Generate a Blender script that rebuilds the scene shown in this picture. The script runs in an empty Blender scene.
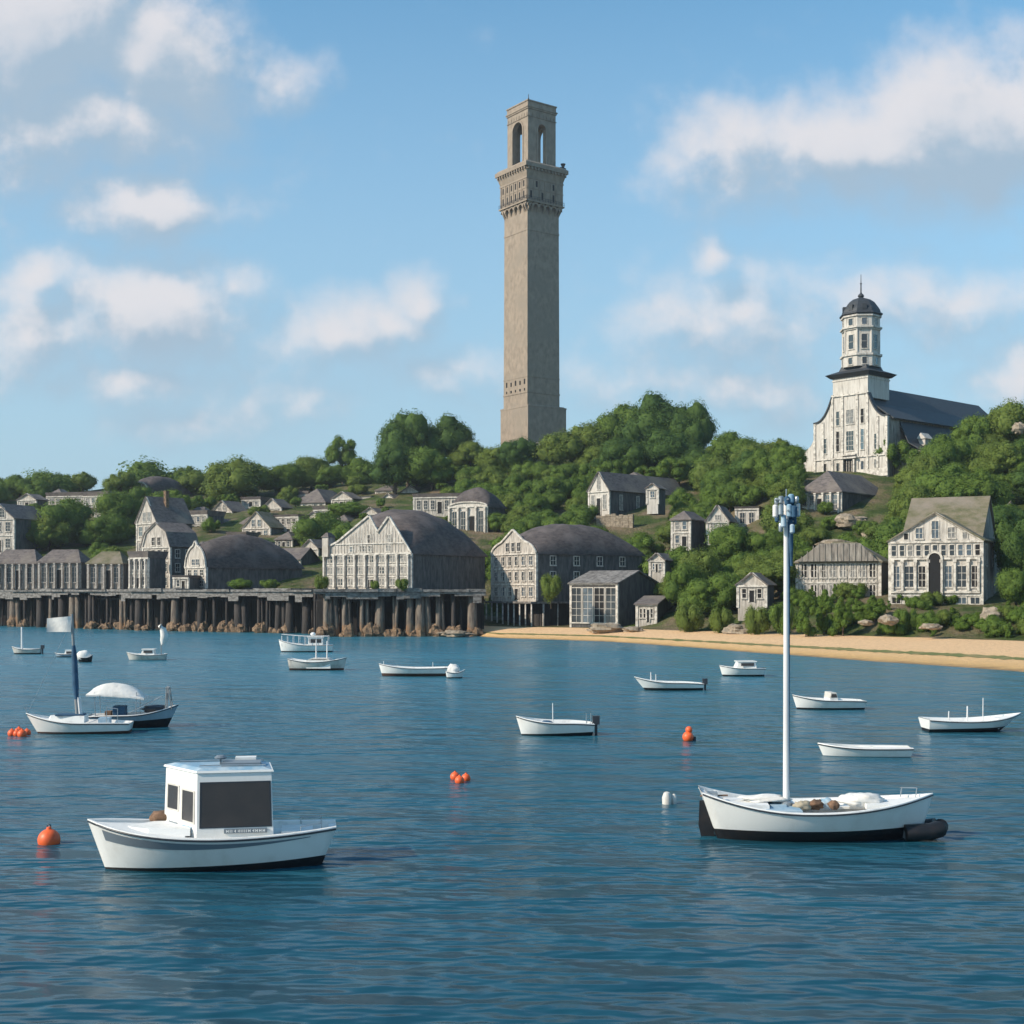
import bpy, math, random
from mathutils import Vector, Matrix, noise
random.seed(7)
S = bpy.context.scene
C = S.collection
R = math.radians
PI = math.pi

# ------------------------------------------------------------------ camera, sky, sun, exposure
F = 1300.0; HZ = 590.0; CH = 8.0            # focal length and horizon row of a 1024 picture, eye height in metres
cam = bpy.data.cameras.new("camera"); camo = bpy.data.objects.new("camera", cam); C.objects.link(camo)
camo.location = (0, 0, CH); camo.rotation_euler = (R(90), 0, 0)
cam.sensor_width = 36; cam.lens = 36*F/1024; cam.shift_y = (HZ-512)/1024
cam.clip_start = 0.5; cam.clip_end = 20000
S.camera = camo
SUN_AZ = (-0.915, -0.40); SUN_EL = 33.0
sd = Vector((SUN_AZ[0], SUN_AZ[1], 0)).normalized()*math.cos(R(SUN_EL)); sd.z = math.sin(R(SUN_EL))
sl = bpy.data.lights.new("sun", 'SUN'); sl.energy = 3.6; sl.angle = R(0.6); sl.color = (1.0, .86, .70)
so = bpy.data.objects.new("sun", sl); C.objects.link(so); so.location = (0, 0, 300)
so.rotation_euler = sd.to_track_quat('Z', 'Y').to_euler()
S.view_settings.view_transform = 'Standard'; S.view_settings.look = 'None'
S.view_settings.gamma = 1; S.view_settings.exposure = 0.55

W = bpy.data.worlds.new("World"); S.world = W; W.use_nodes = True
def make_world():
    nt = W.node_tree; N = nt.nodes; L = nt.links
    for n in list(N): N.remove(n)
    out = N.new('ShaderNodeOutputWorld'); bg = N.new('ShaderNodeBackground'); bg.inputs['Strength'].default_value = 0.1
    L.new(bg.outputs[0], out.inputs[0])
    sky = N.new('ShaderNodeTexSky'); sky.sky_type = 'NISHITA'; sky.sun_disc = False
    sky.sun_elevation = R(SUN_EL); sky.sun_rotation = math.atan2(sd.x, sd.y)
    sky.air_density = 1.0; sky.dust_density = 0.6; sky.ozone_density = 2.2; sky.altitude = 0
    # cloud density as a function of the direction: clouds stand where they stand in the real sky
    g = bpy.data.node_groups.new('cloud_density', 'ShaderNodeTree')
    g.interface.new_socket('P', in_out='INPUT', socket_type='NodeSocketVector')
    g.interface.new_socket('D', in_out='OUTPUT', socket_type='NodeSocketFloat')
    gi = g.nodes.new('NodeGroupInput'); go = g.nodes.new('NodeGroupOutput'); GL = g.links
    def gm(op, a, b=None, c=None):
        n = g.nodes.new('ShaderNodeMath'); n.operation = op
        for i, v in enumerate((a, b, c)):
            if v is None: continue
            if isinstance(v, (int, float)): n.inputs[i].default_value = v
            else: GL.new(v, n.inputs[i])
        return n.outputs[0]
    def gn(scale, detail, rough, vec, off=(0, 0, 0)):
        m = g.nodes.new('ShaderNodeVectorMath'); m.operation = 'ADD'; GL.new(vec, m.inputs[0]); m.inputs[1].default_value = off
        n = g.nodes.new('ShaderNodeTexNoise'); n.inputs['Scale'].default_value = scale
        n.inputs['Detail'].default_value = detail; n.inputs['Roughness'].default_value = rough
        GL.new(m.outputs[0], n.inputs['Vector']); return n
    P = gi.outputs[0]
    wn = gn(9, 3, .5, P, (3, 1, 7))
    wv = g.nodes.new('ShaderNodeVectorMath'); wv.operation = 'MULTIPLY_ADD'
    GL.new(wn.outputs['Color'], wv.inputs[0]); wv.inputs[1].default_value = (.09, .07, 0); GL.new(P, wv.inputs[2])
    Q = wv.outputs[0]
    blobs = [  # direction given as (px, row, half width, half height, strength)
        (40, 40, 150, 100, 1.45), (165, 62, 80, 80, 1.35), (80, 120, 170, 70, 1.1), (40, 150, 110, 48, .75),
        (278, 74, 60, 30, .75), (158, 203, 98, 46, 1.25), (40, 285, 70, 50, .9), (145, 310, 105, 64, 1.3),
        (232, 285, 40, 30, .8), (40, 340, 110, 70, .85), (110, 385, 150, 40, .8), (200, 425, 150, 40, .65),
        (340, 345, 110, 46, .95), (395, 335, 70, 40, .9), (425, 305, 40, 34, .95), (450, 375, 120, 50, .68), (330, 405, 130, 40, .6),
        (860, 155, 190, 66, 1.35), (985, 125, 120, 84, 1.45), (770, 140, 80, 56, .95), (690, 130, 40, 30, .4),
        (705, 258, 34, 28, .85), (740, 325, 150, 66, .85), (850, 300, 110, 42, .75), (960, 305, 120, 55, .85), (1010, 370, 70, 45, .9),
        (640, 375, 150, 45, .7), (760, 385, 150, 45, .72), (1150, 200, 110, 70, .9), (-120, 220, 120, 80, .8), (1230, 380, 150, 60, .8)]
    acc = None
    for (px, py, rx, ry, st) in blobs:
        s = g.nodes.new('ShaderNodeVectorMath'); s.operation = 'SUBTRACT'; GL.new(Q, s.inputs[0])
        s.inputs[1].default_value = ((px-512)/F+.045, (HZ-py)/F+.035, 0)
        m = g.nodes.new('ShaderNodeVectorMath'); m.operation = 'MULTIPLY'; GL.new(s.outputs[0], m.inputs[0])
        m.inputs[1].default_value = (F/rx, F/ry, 0)
        ln = g.nodes.new('ShaderNodeVectorMath'); ln.operation = 'LENGTH'; GL.new(m.outputs[0], ln.inputs[0])
        v = gm('MULTIPLY', gm('SUBTRACT', 1.0, gm('MULTIPLY', ln.outputs['Value'], .62)), st)
        v = gm('MAXIMUM', v, 0.0)
        acc = v if acc is None else gm('SMOOTH_MAX', acc, v, .12)
    n1 = gn(11, 6, .52, P)
    n2 = gn(34, 5, .55, P, (5, 2, 0))
    d = gm('ADD', acc, gm('MULTIPLY', gm('SUBTRACT', n1.outputs['Fac'], .5), .82))
    d = gm('ADD', d, gm('MULTIPLY', gm('SUBTRACT', n2.outputs['Fac'], .5), .62))
    GL.new(d, go.inputs[0])
    tc = N.new('ShaderNodeTexCoord')
    sep = N.new('ShaderNodeSeparateXYZ'); L.new(tc.outputs['Generated'], sep.inputs[0])
    def wm(op, a, b=None, c=None):
        n = N.new('ShaderNodeMath'); n.operation = op
        for i, v in enumerate((a, b, c)):
            if v is None: continue
            if isinstance(v, (int, float)): n.inputs[i].default_value = v
            else: L.new(v, n.inputs[i])
        return n.outputs[0]
    yy = wm('MAXIMUM', wm('ABSOLUTE', sep.outputs['Y']), .12)
    u = wm('DIVIDE', sep.outputs['X'], yy); v = wm('DIVIDE', sep.outputs['Z'], yy)
    cb = N.new('ShaderNodeCombineXYZ'); L.new(u, cb.inputs[0]); L.new(v, cb.inputs[1])
    def dens(off):
        a = N.new('ShaderNodeVectorMath'); a.operation = 'ADD'; L.new(cb.outputs[0], a.inputs[0]); a.inputs[1].default_value = off
        gg = N.new('ShaderNodeGroup'); gg.node_tree = g; L.new(a.outputs[0], gg.inputs[0]); return gg.outputs[0]
    d1 = dens((0, 0, 0)); d2 = dens((-.016, .026, 0))
    def ramp(v, a, b, lo=0.0, hi=1.0, smooth=True):
        n = N.new('ShaderNodeMapRange'); n.interpolation_type = 'SMOOTHSTEP' if smooth else 'LINEAR'
        n.inputs['From Min'].default_value = a; n.inputs['From Max'].default_value = b
        n.inputs['To Min'].default_value = lo; n.inputs['To Max'].default_value = hi
        L.new(v, n.inputs['Value']); return n.outputs[0]
    mask = ramp(d1, .14, .98, 0, .90)
    lit = ramp(wm('SUBTRACT', d1, d2), -.20, .34)
    lit = wm('MULTIPLY', lit, ramp(d2, 1.5, .5, .45, 1.0))
    cc = N.new('ShaderNodeMixRGB'); cc.inputs[1].default_value = (2.7, 3.5, 4.3, 1); cc.inputs[2].default_value = (5.6, 5.4, 5.5, 1)
    L.new(lit, cc.inputs[0])
    tint = N.new('ShaderNodeMixRGB'); tint.blend_type = 'MULTIPLY'; tint.inputs[0].default_value = 1
    tint.inputs[2].default_value = (.98, 1.38, 1.34, 1)
    L.new(sky.outputs[0], tint.inputs[1])
    hz = N.new('ShaderNodeMixRGB'); hz.inputs[2].default_value = (2.75, 3.75, 4.7, 1); L.new(tint.outputs[0], hz.inputs[1]); L.new(ramp(v, .46, .05, 0, .9, False), hz.inputs[0]); tint = hz
    mx = N.new('ShaderNodeMixRGB'); L.new(mask, mx.inputs[0]); L.new(tint.outputs[0], mx.inputs[1]); L.new(cc.outputs[0], mx.inputs[2])
    L.new(mx.outputs[0], bg.inputs[0])
    W.cycles.sampling_method = 'MANUAL'; W.cycles.sample_map_resolution = 512
make_world()

# ------------------------------------------------------------------ materials
def newmat(name):
    m = bpy.data.materials.new(name); m.use_nodes = True
    return m, m.node_tree, m.node_tree.nodes['Principled BSDF']
def rgba(c): return (c[0], c[1], c[2], 1)
def mat(name, c, rough=.6, c2=None, scale=1.0, stretch=(1, 1, 1), amt=(.35, .65), bump=0, bscale=8, spec=.4, metal=0,
        c3=None, scale3=.3, coord='Object'):
    m, nt, b = newmat(name); L = nt.links
    b.inputs['Roughness'].default_value = rough; b.inputs['Specular IOR Level'].default_value = spec
    b.inputs['Metallic'].default_value = metal; b.inputs['Base Color'].default_value = rgba(c)
    tc = nt.nodes.new('ShaderNodeTexCoord'); mp = nt.nodes.new('ShaderNodeMapping'); mp.inputs['Scale'].default_value = stretch
    L.new(tc.outputs[coord], mp.inputs[0])
    col = None
    if c2:
        n = nt.nodes.new('ShaderNodeTexNoise'); n.inputs['Scale'].default_value = scale; n.inputs['Detail'].default_value = 7
        n.inputs['Roughness'].default_value = .62
        L.new(mp.outputs[0], n.inputs['Vector'])
        r = nt.nodes.new('ShaderNodeMapRange'); r.inputs['From Min'].default_value = amt[0]; r.inputs['From Max'].default_value = amt[1]
        L.new(n.outputs['Fac'], r.inputs['Value'])
        mx = nt.nodes.new('ShaderNodeMixRGB'); mx.inputs[1].default_value = rgba(c); mx.inputs[2].default_value = rgba(c2)
        L.new(r.outputs[0], mx.inputs[0]); col = mx.outputs[0]
    if c3:
        n = nt.nodes.new('ShaderNodeTexNoise'); n.inputs['Scale'].default_value = scale3; n.inputs['Detail'].default_value = 5
        L.new(tc.outputs[coord], n.inputs['Vector'])
        r = nt.nodes.new('ShaderNodeMapRange'); r.inputs['From Min'].default_value = .48; r.inputs['From Max'].default_value = .68
        L.new(n.outputs['Fac'], r.inputs['Value'])
        mx = nt.nodes.new('ShaderNodeMixRGB'); L.new(col, mx.inputs[1]); mx.inputs[2].default_value = rgba(c3)
        L.new(r.outputs[0], mx.inputs[0]); col = mx.outputs[0]
    if col: L.new(col, b.inputs['Base Color'])
    if bump:
        n = nt.nodes.new('ShaderNodeTexNoise'); n.inputs['Scale'].default_value = bscale; n.inputs['Detail'].default_value = 6
        L.new(mp.outputs[0], n.inputs['Vector'])
        bp = nt.nodes.new('ShaderNodeBump'); bp.inputs['Strength'].default_value = bump; bp.inputs['Distance'].default_value = .1
        L.new(n.outputs['Fac'], bp.inputs['Height']); L.new(bp.outputs[0], b.inputs['Normal'])
    return m
def leafmat(name, ca, cb, cc):
    m, nt, b = newmat(name); L = nt.links
    b.inputs['Roughness'].default_value = .75; b.inputs['Specular IOR Level'].default_value = .15
    tc = nt.nodes.new('ShaderNodeTexCoord'); oi = nt.nodes.new('ShaderNodeObjectInfo')
    n = nt.nodes.new('ShaderNodeTexNoise'); n.inputs['Scale'].default_value = 3.5; n.inputs['Detail'].default_value = 6
    n.inputs['Roughness'].default_value = .7
    ad = nt.nodes.new('ShaderNodeVectorMath'); ad.operation = 'ADD'; L.new(tc.outputs['Object'], ad.inputs[0]); L.new(oi.outputs['Location'], ad.inputs[1])
    L.new(ad.outputs[0], n.inputs['Vector'])
    r = nt.nodes.new('ShaderNodeMapRange'); r.inputs['From Min'].default_value = .32; r.inputs['From Max'].default_value = .68
    L.new(n.outputs['Fac'], r.inputs['Value'])
    mx = nt.nodes.new('ShaderNodeMixRGB'); mx.inputs[1].default_value = rgba(ca); mx.inputs[2].default_value = rgba(cb); L.new(r.outputs[0], mx.inputs[0])
    m2 = nt.nodes.new('ShaderNodeMixRGB'); m2.inputs[2].default_value = rgba(cc); L.new(mx.outputs[0], m2.inputs[1])
    rr = nt.nodes.new('ShaderNodeMapRange'); rr.inputs['To Max'].default_value = .5; L.new(oi.outputs['Random'], rr.inputs['Value']); L.new(rr.outputs[0], m2.inputs[0])
    L.new(m2.outputs[0], b.inputs['Base Color'])
    tr = nt.nodes.new('ShaderNodeBsdfTranslucent'); L.new(m2.outputs[0], tr.inputs[0])
    ms = nt.nodes.new('ShaderNodeMixShader'); ms.inputs[0].default_value = .38
    L.new(b.outputs[0], ms.inputs[1]); L.new(tr.outputs[0], ms.inputs[2])
    L.new(ms.outputs[0], nt.nodes['Material Output'].inputs['Surface'])
    return m
M = {}
M['leaf_a'] = leafmat('foliage_green', (0.075, 0.131, 0.029), (0.170, 0.247, 0.043), (0.116, 0.189, 0.039))
M['leaf_b'] = leafmat('foliage_olive', (0.095, 0.140, 0.031), (0.200, 0.259, 0.052), (0.145, 0.201, 0.047))
M['leaf_c'] = leafmat('foliage_bright', (0.079, 0.137, 0.023), (0.169, 0.254, 0.043), (0.120, 0.197, 0.037))
M['leaf_d'] = leafmat('foliage_deep', (0.046, 0.093, 0.026), (0.114, 0.185, 0.040), (0.064, 0.124, 0.034))
M['bark'] = mat('bark', (.10, .075, .05), .9, (.05, .04, .03), 3)
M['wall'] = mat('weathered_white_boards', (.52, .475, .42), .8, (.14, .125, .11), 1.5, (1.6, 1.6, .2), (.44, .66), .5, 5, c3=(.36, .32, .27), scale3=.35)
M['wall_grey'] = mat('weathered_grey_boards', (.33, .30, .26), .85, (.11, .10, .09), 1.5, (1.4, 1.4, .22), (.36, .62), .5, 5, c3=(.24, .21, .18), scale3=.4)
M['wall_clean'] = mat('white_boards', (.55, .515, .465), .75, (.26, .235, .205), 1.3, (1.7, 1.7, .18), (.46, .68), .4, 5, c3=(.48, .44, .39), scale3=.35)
M['shingle_shade'] = mat('shade_dark_shingles', (.12, .115, .11), .9, (.055, .053, .052), 1.5, (1.2, 1.2, .3), (.35, .62), .5, 5)  # darker than the fronts: shade of the side walls put into the colour
M['trim'] = mat('weathered_trim', (.62, .575, .51), .75, (.25, .225, .195), 1.6, amt=(.42, .66))
M['trim_grey'] = mat('grey_trim', (.42, .39, .35), .8, (.2, .18, .16), 2.5, amt=(.4, .66))
M['glass'] = mat('dark_window_glass', (.03, .035, .04), .15, spec=.6)
M['void'] = mat('dark_interior', (.012, .012, .013), .9)
M['roof'] = mat('old_grey_shingles', (.165, .14, .13), .9, (.075, .064, .062), 1.1, (1, 1, 2.2), (.35, .65), .8, 3, c3=(.2, .17, .14), scale3=.16)
M['roof_dark'] = mat('dark_shingles', (.105, .085, .08), .9, (.05, .043, .043), 1.0, (1, 1, 2.5), (.35, .65), .8, 3, c3=(.125, .105, .10), scale3=.3)
M['roof_moss'] = mat('mossy_shingles', (.19, .16, .11), .95, (.10, .10, .05), .7, (1, 1, 2), (.35, .65), .8, 3, c3=(.24, .2, .17), scale3=.16)
M['slate'] = mat('black_slate', (.04, .045, .052), .6, (.025, .03, .036), 1.2, bump=.3, bscale=4)
M['granite'] = mat('granite', (.315, .25, .19), .85, (.215, .17, .13), .8, (1, 1, .6), (.38, .66), .5, 6, c3=(.25, .205, .16), scale3=.12)
M['pile'] = mat('weathered_pile', (.20, .165, .13), .9, (.075, .06, .05), 2.2, (1, 1, .18), (.36, .62), .8, 6)
M['pile_dark'] = mat('tarred_shaded_pile', (.06, .05, .045), .9, (.03, .026, .024), 2.2, (1, 1, .2), (.36, .62), .8, 6)  # dark copy of the pile colour, also for front piles in shade
def stain(m):
    nt = m.node_tree; L = nt.links; b = nt.nodes['Principled BSDF']; src = b.inputs['Base Color'].links[0].from_socket
    geo = nt.nodes.new('ShaderNodeNewGeometry'); sp = nt.nodes.new('ShaderNodeSeparateXYZ'); L.new(geo.outputs['Position'], sp.inputs[0])
    n = nt.nodes.new('ShaderNodeTexNoise'); n.inputs['Scale'].default_value = .8; n.inputs['Detail'].default_value = 4; L.new(geo.outputs['Position'], n.inputs['Vector'])
    ad = nt.nodes.new('ShaderNodeMath'); ad.operation = 'MULTIPLY_ADD'; L.new(n.outputs['Fac'], ad.inputs[0]); ad.inputs[1].default_value = -4.5; L.new(sp.outputs['Z'], ad.inputs[2])
    r = nt.nodes.new('ShaderNodeMapRange'); r.inputs['From Min'].default_value = .2; r.inputs['From Max'].default_value = -1.6; L.new(ad.outputs[0], r.inputs['Value'])
    mx = nt.nodes.new('ShaderNodeMixRGB'); mx.inputs[2].default_value = (.27, .155, .085, 1); L.new(r.outputs[0], mx.inputs[0]); L.new(src, mx.inputs[1]); L.new(mx.outputs[0], b.inputs['Base Color'])
stain(M['pile'])
M['rubble'] = mat('tan_rubble', (.25, .165, .10), .95, (.085, .055, .036), 1.6, amt=(.38, .62), bump=1, bscale=3)
M['deck'] = mat('silver_deck_boards', (.24, .225, .21), .85, (.075, .068, .062), 1.2, (1, 1, 2), (.38, .64), .5, 5)
M['backing'] = mat('shade_dark_backing', (.045, .04, .037), .95, (.022, .02, .02), 1.4, (1.5, 1, .15), (.36, .62), .6, 4)  # near-black colour standing in for shade under wharf and stilt house
M['rock'] = mat('tan_rock', (.34, .28, .21), .95, (.19, .155, .115), 1.4, amt=(.38, .62), bump=1, bscale=2.5)
M['white'] = mat('white_gelcoat', (.78, .77, .74), .32, (.66, .64, .60), 1.2, (1, 1, .5), (.5, .75), spec=.45)
M['white_deck'] = mat('white_deck_paint', (.72, .72, .70), .6, (.5, .5, .49), 2.2, amt=(.52, .75))
M['off'] = mat('worn_white_paint', (.60, .57, .52), .5, (.40, .37, .33), 1.5, (1, 1, .6), (.45, .7))
M['blue_hull'] = mat('slate_blue_paint', (.36, .44, .50), .4, (.27, .33, .38), 1.5)
M['stripe'] = mat('grey_stripe', (.16, .19, .22), .4)
M['black'] = mat('black_bottom_paint', (.012, .013, .016), .5, (.03, .022, .02), 2, amt=(.5, .75))
M['red_bottom'] = mat('dull_red_bottom_paint', (.10, .045, .032), .6, (.05, .03, .025), 2)
M['rail'] = mat('dark_rubrail', (.03, .035, .045), .4)
M['blue_canvas'] = mat('blue_canvas', (.035, .10, .18), .8, (.02, .06, .11), 2, bump=.5, bscale=3)
M['pale_blue'] = mat('pale_blue_paint', (.20, .34, .45), .6, (.38, .47, .53), 1.5, amt=(.42, .6))
M['canvas'] = mat('white_canvas', (.76, .74, .70), .85, (.62, .60, .56), 1.5, bump=.6, bscale=2.5)
M['mast_white'] = mat('white_mast_paint', (.80, .78, .76), .35, (.58, .56, .55), 1.5, (1, 1, .2))
M['mast_grey'] = mat('grey_mast', (.3, .31, .31), .5, (.2, .2, .2), 1.5, (1, 1, .3))
M['metal'] = mat('galvanised_metal', (.42, .45, .47), .35, (.3, .33, .35), 3, metal=.6)
M['brown'] = mat('brown_canvas_bag', (.22, .13, .08), .9, (.12, .07, .045), 6)
M['orange'] = mat('orange_buoy', (.80, .13, .035), .45, (.62, .09, .03), 3, amt=(.45, .7))
M['tinted'] = mat('tinted_cabin_glass', (.045, .042, .042), .22, (.06, .052, .05), 1.5, spec=.5)
M['rope'] = mat('rope', (.35, .3, .22), .9)

# ------------------------------------------------------------------ mesh building
class MB:
    def __init__(s): s.v = []; s.f = []; s.m = []; s.xf = None
    def add(s, vs, fs, mi=0):
        o = len(s.v)
        s.v += [tuple(s.xf @ Vector(p)) if s.xf else tuple(p) for p in vs]
        s.f += [tuple(i+o for i in f) for f in fs]; s.m += [mi]*len(fs)
    def box(s, x0, x1, y0, y1, z0, z1, mi=0):
        s.add([(x0, y0, z0), (x1, y0, z0), (x1, y1, z0), (x0, y1, z0), (x0, y0, z1), (x1, y0, z1), (x1, y1, z1), (x0, y1, z1)],
              [(0, 3, 2, 1), (4, 5, 6, 7), (0, 1, 5, 4), (1, 2, 6, 5), (2, 3, 7, 6), (3, 0, 4, 7)], mi)
    def frus(s, x0, x1, y0, y1, z0, z1, e, mi=0):     # box whose top is grown by e on every side
        s.add([(x0, y0, z0), (x1, y0, z0), (x1, y1, z0), (x0, y1, z0), (x0-e, y0-e, z1), (x1+e, y0-e, z1), (x1+e, y1+e, z1), (x0-e, y1+e, z1)],
              [(0, 3, 2, 1), (4, 5, 6, 7), (0, 1, 5, 4), (1, 2, 6, 5), (2, 3, 7, 6), (3, 0, 4, 7)], mi)
    def prism_y(s, prof, y0, y1, mi=0):               # closed profile in x,z (counter-clockwise seen from -y)
        n = len(prof)
        s.add([(p[0], y0, p[1]) for p in prof]+[(p[0], y1, p[1]) for p in prof],
              [tuple(range(n)), tuple(range(2*n-1, n-1, -1))]+[(i, i+n, (i+1) % n+n, (i+1) % n) for i in range(n)], mi)
    def prism_z(s, prof, z0, z1, mi=0, top=None):
        n = len(prof); top = top or prof
        s.add([(p[0], p[1], z0) for p in prof]+[(p[0], p[1], z1) for p in top],
              [tuple(range(n-1, -1, -1)), tuple(range(n, 2*n))]+[(i, (i+1) % n, (i+1) % n+n, i+n) for i in range(n)], mi)
    def strip_y(s, prof, y0, y1, t, mi=0):            # a shell along an open profile, thickness t upward
        up = []
        for i, p in enumerate(prof):
            a = prof[max(i-1, 0)]; b = prof[min(i+1, len(prof)-1)]
            d = Vector((b[0]-a[0], b[1]-a[1])); d.normalize(); up.append((p[0]-d.y*t, p[1]+d.x*t))
        for i in range(len(prof)-1):
            s.prism_y([prof[i], prof[i+1], up[i+1], up[i]], y0, y1, mi)
    def tube(s, pts, r, n=8, mi=0, cap=True):
        pts = [Vector(p) for p in pts]; rs = r if isinstance(r, (list, tuple)) else [r]*len(pts)
        vs = []; fs = []
        for i, p in enumerate(pts):
            d = (pts[min(i+1, len(pts)-1)]-pts[max(i-1, 0)]).normalized()
            a = d.orthogonal().normalized() if abs(d.z) < .9 else Vector((1, 0, 0)); b = d.cross(a).normalized(); a = b.cross(d).normalized()
            for k in range(n):
                t = 2*PI*k/n; vs.append(p+(a*math.cos(t)+b*math.sin(t))*rs[i])
        for i in range(len(pts)-1):
            for k in range(n):
                fs.append((i*n+k, i*n+(k+1) % n, (i+1)*n+(k+1) % n, (i+1)*n+k))
        if cap: fs += [tuple(range(n-1, -1, -1)), tuple(range((len(pts)-1)*n, len(pts)*n))]
        s.add(vs, fs, mi)
    def lathe(s, prof, n=16, c=(0, 0, 0), mi=0, ph=0.0):
        vs = []; fs = []
        for (r, z) in prof:
            for k in range(n): t = 2*PI*k/n+ph; vs.append((c[0]+r*math.cos(t), c[1]+r*math.sin(t), c[2]+z))
        for i in range(len(prof)-1):
            for k in range(n): fs.append((i*n+k, i*n+(k+1) % n, (i+1)*n+(k+1) % n, (i+1)*n+k))
        fs += [tuple(range(n-1, -1, -1)), tuple(range((len(prof)-1)*n, len(prof)*n))]
        s.add(vs, fs, mi)
    def ball(s, c, r, n=12, mi=0, jit=0, seed=0, sq=(1, 1, 1)):
        vs = []; fs = []; m = n//2+1
        for i in range(1, m):
            th = PI*i/m
            for k in range(n):
                ph = 2*PI*k/n; d = Vector((math.sin(th)*math.cos(ph), math.sin(th)*math.sin(ph), math.cos(th)))
                q = r*(1+jit*noise.noise(d*1.7+Vector((seed*3.1, seed*1.7, 0)))+jit*.5*noise.noise(d*4+Vector((seed, 0, 9))))
                vs.append((c[0]+d.x*q*sq[0], c[1]+d.y*q*sq[1], c[2]+d.z*q*sq[2]))
        for i in range(m-2):
            for k in range(n): fs.append((i*n+k, (i+1)*n+k, (i+1)*n+(k+1) % n, i*n+(k+1) % n))
        b = len(vs); vs += [(c[0], c[1], c[2]+r*sq[2]), (c[0], c[1], c[2]-r*sq[2])]
        for k in range(n):
            fs.append((b, k, (k+1) % n)); fs.append((b+1, (m-2)*n+(k+1) % n, (m-2)*n+k))
        s.add(vs, fs, mi)
    def build(s, name, mats, parent=None, smooth=False, loc=None):
        me = bpy.data.meshes.new(name); me.from_pydata(s.v, [], s.f)
        for m in (mats if isinstance(mats, (list, tuple)) else [mats]): me.materials.append(m)
        me.polygons.foreach_set('material_index', s.m)
        if smooth: me.polygons.foreach_set('use_smooth', [True]*len(s.f))
        me.update()
        o = bpy.data.objects.new(name, me); C.objects.link(o)
        if parent: o.parent = parent
        if loc: o.location = loc
        return o
def autosmooth(o, ang=40):
    import bmesh
    bm = bmesh.new(); bm.from_mesh(o.data)
    for f in bm.faces: f.smooth = True
    for e in bm.edges:
        if len(e.link_faces) == 2 and e.calc_face_angle(0) > R(ang): e.smooth = False
    bm.to_mesh(o.data); bm.free(); return o
def tag(o, label=None, cat=None, group=None, kind=None):
    if label: o['label'] = label
    if cat: o['category'] = cat
    if group: o['group'] = group
    if kind: o['kind'] = kind
    return o
def thing(name, label, cat, loc=(0, 0, 0), rz=0, group=None):
    o = bpy.data.objects.new(name, None); C.objects.link(o); o.empty_display_size = .5
    o.location = loc; o.rotation_euler = (0, 0, rz); return tag(o, label, cat, group)
def dup(src, parent, loc=None, rz=None, name=None):
    c = src.copy(); C.objects.link(c); c.parent = parent
    if loc is not None: c.location = loc
    if rz is not None: c.rotation_euler = (0, 0, rz)
    for ch in list(src.children):
        d = ch.copy(); C.objects.link(d); d.parent = c
    return c
def sx(px): return (px-512)/F
def at(px, py, Y): return Vector((sx(px)*Y, Y, CH+(HZ-py)*Y/F))
def zat(py, Y): return CH+(HZ-py)*Y/F

# ------------------------------------------------------------------ terrain
def lerp_table(tab, x):
    if x <= tab[0][0]: return tab[0][1]
    for (a, va), (b, vb) in zip(tab, tab[1:]):
        if x <= b:
            t = (x-a)/(b-a); return va+(vb-va)*t
    return tab[-1][1]
SHORE = [(-300, 318), (0, 306), (200, 262), (330, 243), (440, 243), (475, 226), (500, 216), (600, 203), (750, 167), (870, 146), (1024, 127), (1200, 108), (1500, 90)]
BACK = [(-300, 320), (0, 308), (330, 246), (440, 246), (480, 236), (500, 231), (600, 222), (700, 206), (870, 183), (1024, 166), (1200, 150), (1500, 135)]
COLS = {   # for each bearing: (distance, row of the ground seen there)
    -300: [(330, 575), (360, 545), (400, 520), (440, 498), (470, 492)],
    0: [(312, 588), (320, 562), (345, 540), (380, 520), (410, 505), (440, 496)],
    60: [(300, 588), (312, 562), (345, 540), (380, 512), (410, 500), (440, 492)],
    120: [(288, 588), (305, 565), (345, 540), (375, 515), (400, 500), (440, 486)],
    200: [(275, 588), (300, 562), (340, 533), (370, 515), (400, 502), (440, 488)],
    300: [(262, 588), (290, 566), (335, 537), (360, 516), (385, 503), (430, 484)],
    400: [(262, 588), (280, 560), (310, 532), (340, 515), (375, 497), (420, 478)],
    500: [(240, 629), (264, 612), (285, 556), (310, 535), (350, 500), (385, 470), (410, 452)],
    560: [(236, 629), (264, 612), (285, 550), (310, 522), (350, 490), (385, 465), (410, 452)],
    620: [(228, 627), (262, 600), (290, 530), (310, 514), (345, 490), (380, 462), (410, 448)],
    700: [(213, 620), (232, 596), (255, 562), (285, 528), (320, 496), (350, 476), (385, 462)],
    800: [(196, 622), (208, 604), (222, 585), (240, 552), (262, 517), (285, 478), (330, 468)],
    900: [(181, 620), (192, 609), (212, 590), (240, 540), (265, 505), (290, 478), (330, 455)],
    1024: [(170, 628), (180, 614), (212, 580), (235, 535), (260, 490), (290, 455), (330, 430)],
    1200: [(160, 620), (180, 600), (212, 570), (235, 530), (260, 490), (290, 460), (330, 440)],
}
COLK = sorted(COLS)
COLP = {k: [(Y, zat(py, Y)) for (Y, py) in COLS[k]] for k in COLK}
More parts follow.
